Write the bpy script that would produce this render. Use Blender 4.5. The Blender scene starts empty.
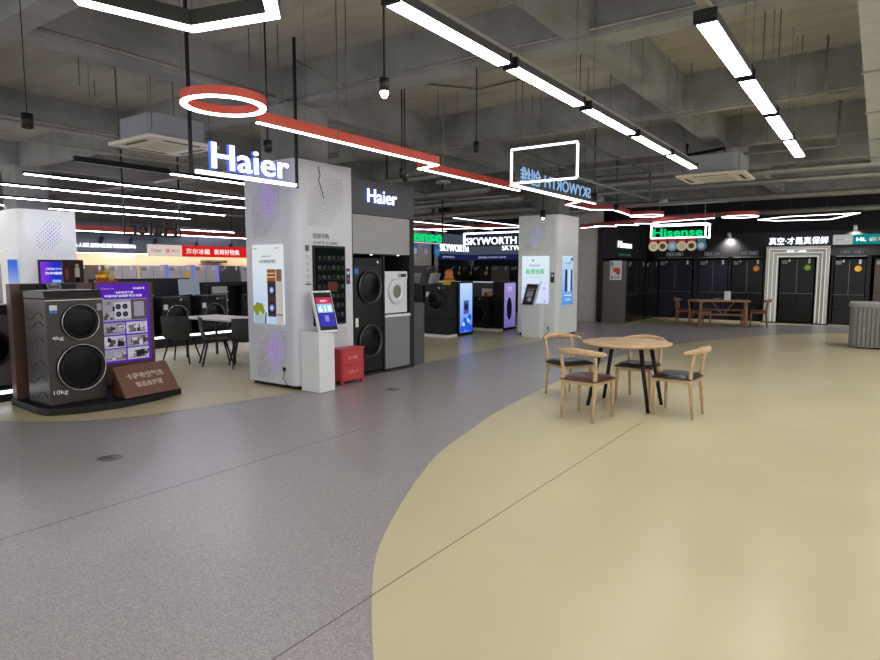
import bpy, math, random
from mathutils import Vector, Matrix
random.seed(7)
sc = bpy.context.scene
C = sc.collection

# ---------------------------------------------------------------- camera, world, exposure
PITCH = math.atan(60 / 620); YAW = math.radians(35.2); EYE = 1.6
cam_d = bpy.data.cameras.new('camera'); cam = bpy.data.objects.new('camera', cam_d); C.objects.link(cam)
cam_d.sensor_fit = 'HORIZONTAL'; cam_d.sensor_width = 36.0; cam_d.lens = 36.0 * 620 / 880
cam_d.clip_start = 0.05; cam_d.clip_end = 200
cam.location = (0, 0, EYE)
cam.rotation_euler = (math.pi / 2 - PITCH, 0, YAW)
sc.camera = cam
world = bpy.data.worlds.new('mall_ambient'); sc.world = world; world.use_nodes = True
wbg = world.node_tree.nodes['Background']
wbg.inputs[0].default_value = (0.96, 0.95, 0.93, 1); wbg.inputs[1].default_value = 1.0
sc.view_settings.view_transform = 'Standard'; sc.view_settings.look = 'None'
sc.view_settings.exposure = 0.5; sc.view_settings.gamma = 1.0
sc.view_settings.use_curve_mapping = False
sc.cycles.use_denoising = True
sc.cycles.max_bounces = 8
sc.cycles.sample_clamp_indirect = 4.0

# ---------------------------------------------------------------- materials
def lin(c):
    return tuple(((v / 255) / 12.92 if v / 255 <= 0.04045 else ((v / 255 + 0.055) / 1.055) ** 2.4) for v in c)
_mats = {}
def mat(name, rgb, rough=0.5, metal=0.0, noise=0.0, scale=8.0, spec=0.5, alpha=1.0, bump=0.0):
    if name in _mats: return _mats[name]
    m = bpy.data.materials.new(name); m.use_nodes = True
    nt = m.node_tree; b = nt.nodes['Principled BSDF']
    c = lin(rgb)
    b.inputs['Base Color'].default_value = (*c, 1); b.inputs['Roughness'].default_value = rough
    b.inputs['Metallic'].default_value = metal; b.inputs['Specular IOR Level'].default_value = spec
    if alpha < 1: b.inputs['Alpha'].default_value = alpha
    tc = nt.nodes.new('ShaderNodeTexCoord'); n = nt.nodes.new('ShaderNodeTexNoise')
    n.inputs['Scale'].default_value = scale; n.inputs['Detail'].default_value = 4
    nt.links.new(tc.outputs['Object'], n.inputs['Vector'])
    r = nt.nodes.new('ShaderNodeValToRGB'); k = max(noise, 0.02)
    r.color_ramp.elements[0].position = 0.3; r.color_ramp.elements[1].position = 0.7
    r.color_ramp.elements[0].color = (*[v * (1 - k) for v in c], 1)
    r.color_ramp.elements[1].color = (*[min(1, v * (1 + k)) for v in c], 1)
    nt.links.new(n.outputs['Fac'], r.inputs[0]); nt.links.new(r.outputs[0], b.inputs['Base Color'])
    if bump:
        bp = nt.nodes.new('ShaderNodeBump'); bp.inputs['Strength'].default_value = bump
        nt.links.new(n.outputs['Fac'], bp.inputs['Height']); nt.links.new(bp.outputs[0], b.inputs['Normal'])
    _mats[name] = m; return m
def em(name, rgb, strength):
    if name in _mats: return _mats[name]
    if strength <= 1.2: strength *= 0.74      # screens and lit posters, kept below the lamps
    m = bpy.data.materials.new(name); m.use_nodes = True
    nt = m.node_tree; nt.nodes.clear()
    e = nt.nodes.new('ShaderNodeEmission'); o = nt.nodes.new('ShaderNodeOutputMaterial')
    e.inputs[0].default_value = (*lin(rgb), 1); e.inputs[1].default_value = strength
    nt.links.new(e.outputs[0], o.inputs[0]); _mats[name] = m; return m
def em_grad(name, rgb0, rgb1, strength, axis=2, lo=0.0, hi=1.0):
    """a screen whose picture runs from one colour to another along a local axis"""
    m = em(name, rgb0, strength); nt = m.node_tree
    e = [n for n in nt.nodes if n.type == 'EMISSION'][0]
    tc = nt.nodes.new('ShaderNodeTexCoord'); sp = nt.nodes.new('ShaderNodeSeparateXYZ')
    mr = nt.nodes.new('ShaderNodeMapRange'); mr.inputs[1].default_value = lo; mr.inputs[2].default_value = hi
    r = nt.nodes.new('ShaderNodeValToRGB')
    r.color_ramp.elements[0].color = (*lin(rgb0), 1); r.color_ramp.elements[1].color = (*lin(rgb1), 1)
    nt.links.new(tc.outputs['Object'], sp.inputs[0]); nt.links.new(sp.outputs[axis], mr.inputs[0])
    nt.links.new(mr.outputs[0], r.inputs[0]); nt.links.new(r.outputs[0], e.inputs[0])
    return m

def speckled_floor():
    m = bpy.data.materials.new('speckled_grey_vinyl'); m.use_nodes = True; nt = m.node_tree
    b = nt.nodes['Principled BSDF']; tc = nt.nodes.new('ShaderNodeTexCoord')
    n = nt.nodes.new('ShaderNodeTexNoise'); n.inputs['Scale'].default_value = 140; n.inputs['Detail'].default_value = 3
    r = nt.nodes.new('ShaderNodeValToRGB'); e = r.color_ramp.elements
    e[0].position = 0.38; e[0].color = (*lin((139, 134, 136)), 1)
    e[1].position = 0.66; e[1].color = (*lin((180, 175, 176)), 1)
    n2 = nt.nodes.new('ShaderNodeTexNoise'); n2.inputs['Scale'].default_value = 0.7
    mx = nt.nodes.new('ShaderNodeMixRGB'); mx.blend_type = 'MULTIPLY'; mx.inputs[0].default_value = 0.16
    nt.links.new(tc.outputs['Object'], n.inputs['Vector']); nt.links.new(tc.outputs['Object'], n2.inputs['Vector'])
    nt.links.new(n.outputs['Fac'], r.inputs[0]); nt.links.new(r.outputs[0], mx.inputs[1]); nt.links.new(n2.outputs['Fac'], mx.inputs[2])
    nt.links.new(mx.outputs[0], b.inputs['Base Color'])
    b.inputs['Roughness'].default_value = 0.3; b.inputs['Specular IOR Level'].default_value = 0.45
    return m
FLOOR_GREY = speckled_floor()
FLOOR_BEIGE = mat('beige_vinyl', (196, 186, 150), 0.3, noise=0.06, scale=0.9, spec=0.4)
SEAM = mat('floor_seam', (92, 84, 70), 0.8)
def concrete(name, c0, c1, stretch):
    """board-marked painted concrete: long streaks plus blotches"""
    m = bpy.data.materials.new(name); m.use_nodes = True; nt = m.node_tree; b = nt.nodes['Principled BSDF']
    tc = nt.nodes.new('ShaderNodeTexCoord'); mp = nt.nodes.new('ShaderNodeMapping'); mp.inputs['Scale'].default_value = stretch
    n = nt.nodes.new('ShaderNodeTexNoise'); n.inputs['Scale'].default_value = 2.2; n.inputs['Detail'].default_value = 6
    n2 = nt.nodes.new('ShaderNodeTexNoise'); n2.inputs['Scale'].default_value = 0.9; n2.inputs['Detail'].default_value = 3
    ad = nt.nodes.new('ShaderNodeMath'); ad.operation = 'ADD'; r = nt.nodes.new('ShaderNodeValToRGB')
    r.color_ramp.elements[0].position = 0.62; r.color_ramp.elements[0].color = (*lin(c0), 1)
    r.color_ramp.elements[1].position = 1.3; r.color_ramp.elements[1].color = (*lin(c1), 1)
    ml = nt.nodes.new('ShaderNodeMath'); ml.operation = 'MULTIPLY'; ml.inputs[1].default_value = 0.85
    bp = nt.nodes.new('ShaderNodeBump'); bp.inputs['Strength'].default_value = 0.3
    nt.links.new(tc.outputs['Object'], mp.inputs[0]); nt.links.new(mp.outputs[0], n.inputs['Vector']); nt.links.new(tc.outputs['Object'], n2.inputs['Vector'])
    nt.links.new(n.outputs['Fac'], ad.inputs[0]); nt.links.new(n2.outputs['Fac'], ad.inputs[1]); nt.links.new(ad.outputs[0], ml.inputs[0])
    nt.links.new(ml.outputs[0], r.inputs[0]); nt.links.new(r.outputs[0], b.inputs['Base Color'])
    nt.links.new(n.outputs['Fac'], bp.inputs['Height']); nt.links.new(bp.outputs[0], b.inputs['Normal'])
    b.inputs['Roughness'].default_value = 0.9; return m
CONC = concrete('painted_concrete', (148, 144, 136), (172, 168, 160), (0.35, 2.6, 1))
BEAM = concrete('painted_beam', (118, 119, 118), (150, 151, 151), (1.2, 0.5, 1.2))
BLACK = mat('matt_black', (20, 20, 22), 0.5, spec=0.3)
BLK2 = mat('soft_black', (30, 30, 33), 0.5, spec=0.3)
LEDF = em('far_led_line', (250, 246, 255), 4.5)
DARKWALL = mat('charcoal_panel', (40, 39, 42), 0.6, spec=0.25, noise=0.05)
SLATE = mat('slate_panel', (84, 90, 102), 0.6)
WHITE = mat('white_panel', (216, 220, 226), 0.35)
COLW = mat('column_panel', (206, 209, 220), 0.32, spec=0.5)
COLG = mat('column_panel_pale', (236, 240, 238), 0.35)
GREYC = mat('grey_cabinet', (122, 124, 128), 0.4)
GREYD = mat('dark_grey_cabinet', (74, 76, 80), 0.45)
METAL = mat('galvanised_pipe', (150, 150, 148), 0.45, 0.6, noise=0.1)
ROD = mat('thin_rod_steel', (105, 103, 100), 0.6, 0.3)
CHROME = mat('chrome_trim', (190, 190, 195), 0.2, 1.0)
TITAN = mat('titanium_body', (55, 50, 49), 0.36, 0.3, noise=0.04)
GLASSD = mat('dark_door_glass', (9, 9, 12), 0.16, 0.0, spec=0.15)
DRUM = mat('drum_steel', (60, 60, 66), 0.35, 0.7)
BROWN = mat('brown_laminate', (84, 58, 50), 0.45, noise=0.06)
BROWNL = mat('brown_sign_board', (112, 76, 60), 0.45, noise=0.05)
WOOD = mat('ash_wood', (184, 156, 120), 0.42, noise=0.14, scale=14)
WOODR = mat('red_brown_wood', (134, 96, 70), 0.5, noise=0.14, scale=12)
SEATB = mat('black_leather', (28, 26, 27), 0.28)
SEATBR = mat('brown_leather', (84, 54, 44), 0.3)
REDF = mat('red_lacquer_deep', (168, 58, 52), 0.45)
REDP = mat('red_lacquer', (232, 100, 84), 0.4, noise=0.04)
REDB = mat('red_enamel_box', (176, 46, 54), 0.4)
CREAM = mat('cream_surround', (236, 214, 186), 0.5)
ACW = mat('ivory_plastic', (226, 222, 206), 0.5)
DUCT = mat('duct_board', (168, 170, 172), 0.7, noise=0.08)
FRBLK = mat('black_glass_fridge', (19, 19, 22), 0.22, spec=0.22)
FRNAVY = mat('navy_glass_fridge', (33, 34, 50), 0.22, spec=0.25)
FRGREY = mat('grey_steel_fridge', (186, 180, 188), 0.35, 0.1)
FRTAUPE = mat('taupe_fridge_side', (104, 96, 88), 0.45)
GAP = mat('shadow_gap', (12, 12, 12), 0.8)
PAPER = mat('white_paper', (222, 222, 220), 0.6)
YEL = mat('yellow_sticker', (236, 178, 40), 0.5)
GRN = mat('green_sticker', (150, 190, 60), 0.5)
TEXTG = mat('grey_print', (92, 96, 102), 0.6)
TEXTD = mat('dark_print', (40, 42, 46), 0.6)
LED = em('lamp_diffuser', (255, 252, 246), 18.0)
LEDT = em('violet_white_tube', (240, 237, 255), 24.0)
LEDW = em('white_led_line', (246, 246, 255), 9.0)
LEDR = em('led_line_under_red', (255, 244, 240), 9.0)
LEDS = em('small_led_strip', (240, 244, 255), 3.0)
SIGNW = em('lit_white_letters', (232, 240, 255), 1.7)
SIGNG = em('lit_green_letters', (0, 214, 120), 1.1)
GREEN_OFF = em('dim_green_letters', (30, 110, 86), 0.5)
BLUEGLOW = em('blue_letter_edge', (60, 90, 255), 1.4)
BULB = em('warm_bulb', (255, 226, 196), 14.0)
PURP = em('purple_backlight', (150, 58, 225), 1.0)
PURP2 = em('pale_violet_backlight', (142, 132, 196), 0.6)
BLUEB = em('blue_backlight', (110, 120, 250), 0.95)
HOLE = mat('perforation_dark', (134, 136, 148), 0.6)

# ---------------------------------------------------------------- mesh building
class MB:
    """collects shapes in world (or local) coordinates; build() links ONE mesh object"""
    def __init__(s): s.v = []; s.f = []; s.mi = []; s.sm = []; s.mats = []; s.cur = 0
    def m(s, material):
        if material not in s.mats: s.mats.append(material)
        s.cur = s.mats.index(material); return s
    def _add(s, vs, fs, smooth=False):
        k = len(s.v); s.v += [tuple(v) for v in vs]
        for f in fs: s.f.append(tuple(i + k for i in f)); s.mi.append(s.cur); s.sm.append(smooth)
        return s
    def box(s, x0, x1, y0, y1, z0, z1):
        vs = [(x, y, z) for z in (z0, z1) for y in (y0, y1) for x in (x0, x1)]
        return s._add(vs, [(0, 2, 3, 1), (4, 5, 7, 6), (0, 1, 5, 4), (2, 6, 7, 3), (0, 4, 6, 2), (1, 3, 7, 5)])
    def bar(s, p, q, w, h, up=(0, 0, 1)):
        p = Vector(p); q = Vector(q); d = (q - p).normalized(); up = Vector(up)
        if abs(d.dot(up)) > 0.99: up = Vector((0, 1, 0))
        sd = d.cross(up).normalized() * w / 2; u = sd.cross(d).normalized() * h / 2
        vs = [e + a * sd + b * u for e in (p, q) for a, b in ((-1, -1), (1, -1), (1, 1), (-1, 1))]
        return s._add(vs, [(3, 2, 1, 0), (4, 5, 6, 7), (0, 1, 5, 4), (1, 2, 6, 5), (2, 3, 7, 6), (3, 0, 4, 7)])
    def tube(s, pts, r, seg=10, closed=False, sx=1.0):
        pts = [Vector(p) for p in pts]; n = len(pts)
        rs = list(r) if isinstance(r, (list, tuple)) else [r] * n
        vs = []; ref = None
        for i, p in enumerate(pts):
            a = pts[(i - 1) % n] if (closed or i > 0) else p
            b = pts[(i + 1) % n] if (closed or i < n - 1) else p
            d = (b - a).normalized()
            if ref is None: ref = Vector((0, 0, 1)) if abs(d.z) < 0.9 else Vector((1, 0, 0))
            u = (ref - d * ref.dot(d)).normalized(); w = d.cross(u); ref = u
            for k in range(seg):
                t = 2 * math.pi * k / seg
                vs.append(p + u * math.cos(t) * rs[i] + w * math.sin(t) * rs[i] * sx)
        fs = []
        for i in range(n if closed else n - 1):
            j = (i + 1) % n
            for k in range(seg):
                l = (k + 1) % seg; fs.append((i * seg + k, i * seg + l, j * seg + l, j * seg + k))
        s._add(vs, fs, True)
        if not closed:
            k0 = len(s.v) - n * seg
            s.f.append(tuple(k0 + i for i in range(seg))[::-1]); s.mi.append(s.cur); s.sm.append(False)
            s.f.append(tuple(k0 + (n - 1) * seg + i for i in range(seg))); s.mi.append(s.cur); s.sm.append(False)
        return s
    def lathe(s, prof, origin=(0, 0, 0), axis=(0, 0, 1), seg=28, smooth=True):
        ax = Vector(axis).normalized(); o = Vector(origin)
        u = Vector((1, 0, 0)) if abs(ax.x) < 0.9 else Vector((0, 1, 0)); u = (u - ax * u.dot(ax)).normalized(); w = ax.cross(u)
        vs = []
        for r, h in prof:
            for k in range(seg):
                t = 2 * math.pi * k / seg; vs.append(o + ax * h + (u * math.cos(t) + w * math.sin(t)) * r)
        fs = [(i * seg + k, i * seg + (k + 1) % seg, (i + 1) * seg + (k + 1) % seg, (i + 1) * seg + k)
              for i in range(len(prof) - 1) for k in range(seg)]
        return s._add(vs, fs, smooth)
    def disc(s, c, axis, r, t=0.004, seg=20):
        return s.lathe([(0.0001, 0), (r, 0), (r, t), (0.0001, t)], c, axis, seg, False)
    def prism(s, poly, z0, z1):
        n = len(poly); vs = [(x, y, z0) for x, y in poly] + [(x, y, z1) for x, y in poly]
        return s._add(vs, [tuple(range(n))[::-1], tuple(range(n, 2 * n))] + [(i, (i + 1) % n, n + (i + 1) % n, n + i) for i in range(n)])
    def quad(s, *p): return s._add(p, [tuple(range(len(p)))])
    def mesh(s, me, M):
        k = len(s.v); s.v += [tuple(M @ v.co) for v in me.vertices]
        for p in me.polygons: s.f.append(tuple(i + k for i in p.vertices)); s.mi.append(s.cur); s.sm.append(False)
        return s
    def build(s, name, material=None, parent=None, bevel=0, local=False):
        me = bpy.data.meshes.new(name)
        off = Vector((0, 0, 0))
        if parent is not None and not local:
            p = parent
            while p is not None: off += p.location; p = p.parent
        me.from_pydata([tuple(Vector(v) - off) for v in s.v], [], s.f)
        for m in (s.mats or [material]): me.materials.append(m)
        if s.mats: me.polygons.foreach_set('material_index', s.mi)
        me.polygons.foreach_set('use_smooth', s.sm); me.update()
        o = bpy.data.objects.new(name, me); C.objects.link(o)
        if parent is not None: o.parent = parent
        if bevel:
            b = o.modifiers.new('bevel', 'BEVEL'); b.width = bevel; b.segments = 2; b.limit_method = 'ANGLE'
        return o

def slab_at(x, y):
    for bx_ in (-15.4, -11.0, -6.98, -2.62, 1.75):
        if bx_ - .02 < x < bx_ + .28: return 3.82
    for by, bw in ((-0.9, 0.28), (2.45, 0.25), (5.84, 0.3), (9.2, 0.3), (12.15, 0.28), (14.7, 0.3), (17.9, 0.3), (20.6, 0.3)):
        if by - .02 < y < by + bw + .02: return 3.8
    return 4.3
def thing(name, label, cat, loc=(0, 0, 0), rz=0.0, group=None):
    o = bpy.data.objects.new(name, None); C.objects.link(o); o.empty_display_size = 0.1
    o.location = loc; o.rotation_euler = (0, 0, rz); return tag(o, label, cat, group)
def tag(o, label, cat, group=None):
    o['label'] = label; o['category'] = cat
    if group: o['group'] = group
    return o
def struct(o): o['kind'] = 'structure'; return o
def kids(o): return [c for c in C.objects if c.parent == o]
def dup(root, loc, rz, label, group=None):
    r = root.copy(); C.objects.link(r); r.location = loc; r.rotation_euler = (0, 0, rz); r['label'] = label
    if group: r['group'] = group
    for ch in kids(root):
        c = ch.copy(); C.objects.link(c); c.parent = r
        for g in kids(ch):
            d = g.copy(); C.objects.link(d); d.parent = c
    return r

_fc = {}
def text_mesh(body, depth, bold):
    key = (body, depth, bold)
    if key in _fc: return _fc[key]
    cu = bpy.data.curves.new('letters', 'FONT'); cu.body = body; cu.size = 1; cu.extrude = depth; cu.offset = bold
    cu.resolution_u = 3; cu.space_character = 1.0 + bold * 1.5
    ob = bpy.data.objects.new('letters_tmp', cu); C.objects.link(ob)
    bpy.context.view_layer.update()
    me = bpy.data.meshes.new_from_object(ob.evaluated_get(bpy.context.evaluated_depsgraph_get()))
    bpy.data.objects.remove(ob); _fc[key] = me; return me
def letters(mb, body, origin, u, v, w, h, material, depth=0.006, bold=0.0):
    """letters filling the w x h rectangle whose lower-left corner is origin"""
    me = text_mesh(body, 0.5, bold)
    if not me.vertices: return mb
    xs = [p.co.x for p in me.vertices]; ys = [p.co.y for p in me.vertices]
    x0, x1, y0, y1 = min(xs), max(xs), min(ys), max(ys)
    u = Vector(u).normalized(); v = Vector(v).normalized(); n = u.cross(v)
    M = Matrix((( *(u * w / (x1 - x0)), 0), (*(v * h / (y1 - y0)), 0), (*(n * depth), 0), (0, 0, 0, 1))).transposed()
    M = Matrix.Translation(Vector(origin)) @ M @ Matrix.Translation((-x0, -y0, 0.5))
    return mb.m(material).mesh(me, M)
class Art:
    """flat picture on a plane: rectangles, discs and letters in thin layers (one mesh)"""
    def __init__(s, origin, u, v=(0, 0, 1)):
        s.o = Vector(origin); s.u = Vector(u).normalized(); s.v = Vector(v).normalized(); s.n = s.u.cross(s.v); s.b = MB(); s.k = 0.001
    def p(s, a, b, k): return s.o + s.u * a + s.v * b + s.n * k
    def rect(s, a0, b0, a1, b1, m, k=None):
        if k is None: s.k += 0.0006; k = s.k
        s.b.m(m).quad(s.p(a0, b0, k), s.p(a1, b0, k), s.p(a1, b1, k), s.p(a0, b1, k)); return s
    def poly(s, pts, m):
        s.k += 0.0006; s.b.m(m).quad(*[s.p(a, b, s.k) for a, b in pts]); return s
    def disc(s, a, b, r, m, rb=None, seg=18):
        rb = rb or r
        return s.poly([(a + r * math.cos(2 * math.pi * i / seg), b + rb * math.sin(2 * math.pi * i / seg)) for i in range(seg)], m)
    def text(s, body, a, b, w, h, m, bold=0.0):
        s.k += 0.0006; letters(s.b, body, s.p(a, b, s.k), s.u, s.v, w, h, m, 0.001, bold); return s
    def build(s, name, parent, local=False): return s.b.build(name, None, parent, local=local)

Z = Vector((0, 0, 1))
# ================================================================ SETTING
SLAB = 4.3
def bx(name, m, *a, bevel=0): return struct(MB().box(*a).build(name, m, bevel=bevel))
struct(MB().box(-20, 6, -5, 24, -0.1, -0.003).build('floor', FLOOR_GREY))
# beige areas with curved edges
def smooth(pts, n=6):
    out = []
    for i in range(len(pts) - 1):
        p0 = pts[max(i - 1, 0)]; p1 = pts[i]; p2 = pts[i + 1]; p3 = pts[min(i + 2, len(pts) - 1)]
        for k in range(n):
            t = k / n
            out.append(tuple(0.5 * ((2 * p1[j]) + (-p0[j] + p2[j]) * t + (2 * p0[j] - 5 * p1[j] + 4 * p2[j] - p3[j]) * t * t + (-p0[j] + 3 * p1[j] - 3 * p2[j] + p3[j]) * t ** 3) for j in (0, 1)))
    return out + [pts[-1]]
big = smooth([(-0.2, 0.55), (-0.75, 1.0), (-1.3, 1.5), (-1.64, 1.84), (-1.93, 2.16), (-2.16, 2.44), (-2.33, 2.7), (-2.59, 3.2), (-2.85, 3.77), (-3.08, 4.37), (-3.27, 5.16), (-3.47, 6.11), (-3.63, 7.46), (-3.8, 9.0), (-3.86, 10.27), (-3.84, 11.7), (-3.65, 13.15), (-3.4, 14.2), (-2.92, 15.38), (-2.29, 16.76), (-1.54, 17.87), (-0.57, 18.86), (0.06, 19.3), (1.4, 20.0)])
def flat(name, pts, m=None):
    return struct(MB()._add([(x, y, 0.0) for x, y in pts], [tuple(range(len(pts)))]).build(name, m or FLOOR_BEIGE))
flat('floor_beige_circle', [(6, 20.6), (6, 0.0)][::-1] + [(6, 20.6)][:0] + [(6, 20.6), (2.6, 20.4)] + big[::-1])
lc = smooth([(-9.6, 1.6), (-8.4, 2.1), (-7.56, 2.59), (-6.95, 3.02), (-6.55, 3.6), (-6.36, 4.42), (-6.2, 5.3), (-6.14, 6.2), (-6.2, 7.3), (-6.3, 8.3), (-6.36, 10.4), (-6.2, 12.7), (-6.02, 14.3), (-5.95, 15.05)])
flat('floor_beige_shops', [(-19.9, 1.6)] + lc + [(-7.2, 15.6), (-13.7, 17.5), (-19.9, 18)])
flat('floor_beige_back', smooth([(-6.2, 18.05), (-5.4, 18.2), (-4.6, 18.55), (-3.8, 19.1), (-2.82, 20.0), (-1.6, 20.9), (-0.6, 21.3), (0.6, 21.42), (5.9, 21.45)]) + [(5.9, 22.4), (-6.2, 22.4)])
sm = MB()
SEAMS = ((-1.96, 1.2, 2.18, -.003), (-1.96, 2.18, 6.45, 0.0), (-4.2, 1.3, 4.6, -.003))
for x, y0, y1, z in SEAMS: sm.box(x - .003, x + .003, y0, y1, z - .0005, z + .0006)
struct(sm.build('floor_seam', SEAM))
struct(MB().box(-20, 6, -5, 24, SLAB, SLAB + 0.2).build('ceiling', CONC))
for i, x in enumerate((-15.4, -11.0, -6.98, -2.62, 1.75)):
    struct(MB().box(x, x + 0.26, -5, 24, 3.82, SLAB).build('ceiling_beam', BEAM))
for y, w in ((-0.9, 0.28), (2.45, 0.25), (5.84, 0.3), (9.2, 0.3), (12.15, 0.28), (14.7, 0.3), (17.9, 0.3), (20.6, 0.3)):
    struct(MB().box(-20, 6, y, y + w, 3.8, SLAB).build('ceiling_beam', BEAM))
bx('wall_back', DARKWALL, -13.8, 6, 22.3, 22.5, 0, SLAB)
bx('wall_corner', DARKWALL, -14.2, -14.06, 17.9, 22.5, 0, SLAB)
bx('wall_left', mat('grey_brown_wall', (128, 124, 118), .85, noise=.08), -19.2, -18.7, 4.9, 24, 0, SLAB)
bx('wall_end', mat('grey_brown_wall', (128, 124, 118), .85), -18.7, -13.8, 19.0, 19.2, 0, SLAB)
# slim concrete columns
for x, y in ((-6.95, 5.95), (-6.95, 14.35), (-15.5, 5.9)):
    struct(MB().box(x - 0.16, x + 0.5, y - 0.18, y + 0.45, 2.7, 3.82).build('column', BEAM))

# ================================================================ LINEAR LIGHT ROWS
def linear_light(L, w, label, loc, group):
    t = thing('linear_light', label, 'ceiling light', loc, 0, group)
    MB().box(-w / 2 - .006, w / 2 + .006, 0, L, 0.012, 0.07).build('housing', mat('fixture_grey', (66, 66, 68), .5), t, local=True)
    MB().box(-w / 2, w / 2, 0.012, L - 0.012, 0.0, 0.0125).build('diffuser', LED, t, local=True)
    for y in (0, L - 0.035):
        MB().box(-w / 2 - .012, w / 2 + .012, y, y + 0.03, -0.002, 0.075).build('end_cap', BLACK, t, local=True)
    for y in (0.15, L - 0.15):
        MB().tube([(.02, y, 0.07), (.02, y, SLAB - loc[2])], 0.0025, 4).build('suspension_wire', ROD, t, local=True)
    return t
h = 3.1
def row(x, starts, L, w, name, words):
    first = None
    for i, y in enumerate(starts):
        lb = words[i]
        if first is None: first = linear_light(L, w, lb, (x, y, h), name)
        else: dup(first, (x, y, h), 0, lb)
ordw = ['nearest panel', 'second panel', 'third panel', 'fourth panel', 'farthest panel']
row(-2.34, [2.82, 4.22, 5.68, 7.12, 8.54], 1.34, 0.095, 'left row of panel lights',
    [f'white linear {w} of the five-light row left of the grey ceiling duct' for w in ordw])
row(-0.95, [4.13, 5.55, 6.97, 8.37], 1.33, 0.11, 'right row of panel lights',
    [f'wide white linear {w} in the four-light row nearest the round-edged duct' for w in ('nearest panel', 'second panel', 'third panel', 'farthest panel')])
# added unseen rows behind the camera and to its right brighten the floor
lt = thing('linear_light', 'row of added white fill lights behind the viewpoint', 'ceiling light', (2.4, -3, h), 0)
k = linear_light(1.34, 0.11, 'x', (0, 0, h), 'added fill lights outside the frame')
more = [(x, y) for x in (0.8, 2.3, 4.2) for y in (-3.4, -1.6, 0.2, 2.0, 3.8, 5.6, 7.4, 9.2, 11, 12.8, 14.6, 16.3, 18.3, 19.5) if not (x < 1 and 3 < y < 9)]
more += [(x, y) for x in (-1.6, -3.4, -5.4) for y in (-4.2, -2.6, -1.0)]
bpy.data.objects.remove(lt)
for i, (x, y) in enumerate(more):
    if i == 0: k.location = (x, y, h); k['label'] = 'added white linear fill light outside the picture, over the rest of the hall'
    else: dup(k, (x, y, h), 0, 'added white linear fill light outside the picture, over the rest of the hall')

for x, y0, y1, lb in ((-2.34, 1.6, 9.9, 'long grey mounting rail above the left row of panel lights'), (-.95, 1.2, 9.75, 'long grey mounting rail above the right row of panel lights')):
    t = thing('mounting_rail', lb, 'light rail', (x, y0, h + .075))
    MB().box(x - .028, x + .028, y0, y1, h + .076, h + .115).build('rail', mat('rail_grey_beige', (150, 148, 138), .5), t)
    MB().tube([(x, y0 + .3, h + .115), (x, y0 + .3, SLAB)], .003, 4).build('suspension_wire', ROD, t)
# tubes over the washing machine zone
def tube_light(x, y0, y1, z, label, m=LEDT, w=0.05, group='violet-white tube lights over the left shops', hous=BLK2):
    t = thing('tube_light', label, 'ceiling light', (x, y0, z), 0, group)
    MB().box(x - w * .55, x + w * .55, y0, y1, z + .012, z + .05).build('housing', hous, t)
    MB().box(x - w / 2, x + w / 2, y0 + .02, y1 - .02, z, z + .0125).build('diffuser', m, t)
    n = max(2, int((y1 - y0) / 2))
    for i in range(n):
        y = y0 + (y1 - y0) * (i + .5) / n
        MB().tube([(x, y, z + .05), (x, y, slab_at(x, y))], 0.003, 4).build('suspension_wire', ROD, t)
    return t
tube_light(-8.6, 5.3, 7.3, 3.0, 'short white tube light nearest the big column, behind the hung letters')
tube_light(-10.35, 4.05, 9.6, 3.0, 'long violet-white tube, uppermost of the left ones, starting above the corner', w=.04)
tube_light(-11.9, 3.0, 10.2, 3.0, 'long violet-white tube, second from the top at left', w=.045)
tube_light(-13.95, 3.6, 10.1, 3.0, 'long violet-white tube, third from the top at left', w=.045)
tube_light(-15.72, 3.6, 10.25, 3.0, 'thin violet-white tube, lowest at left, just above the pale column', w=.045)
tube_light(-17.9, 11.3, 13.3, 2.85, 'short white tube above the red banner', w=.06)
tube_light(-11.15, 12.6, 19.0, 3.0, 'white tube light above the black washers between the two columns', LEDF, .045, 'tube lights over the middle shop')
tube_light(-9.5, 14.1, 18.2, 3.0, 'white tube light highest between the two columns', LEDF, .045, 'tube lights over the middle shop')
tube_light(-13.05, 16.9, 18.9, 3.0, 'white tube light above the green letters', LEDF, .045, 'tube lights over the middle shop')
t = thing('light_track', 'unlit black track above the left tube lights', 'light track', (-8.58, 3.96, 3.0))
MB().box(-8.61, -8.55, 3.96, 5.28, 3.0, 3.07).build('rail', BLACK, t)
MB().box(-8.6, -8.56, 3.98, 5.26, 2.995, 3.0).build('diffuser', mat('unlit_diffuser', (176, 172, 170), .5), t)
for y in (4.2, 5.0): MB().tube([(-8.58, y, 3.07), (-8.58, y, SLAB)], .003, 4).build('suspension_wire', ROD, t)

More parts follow.
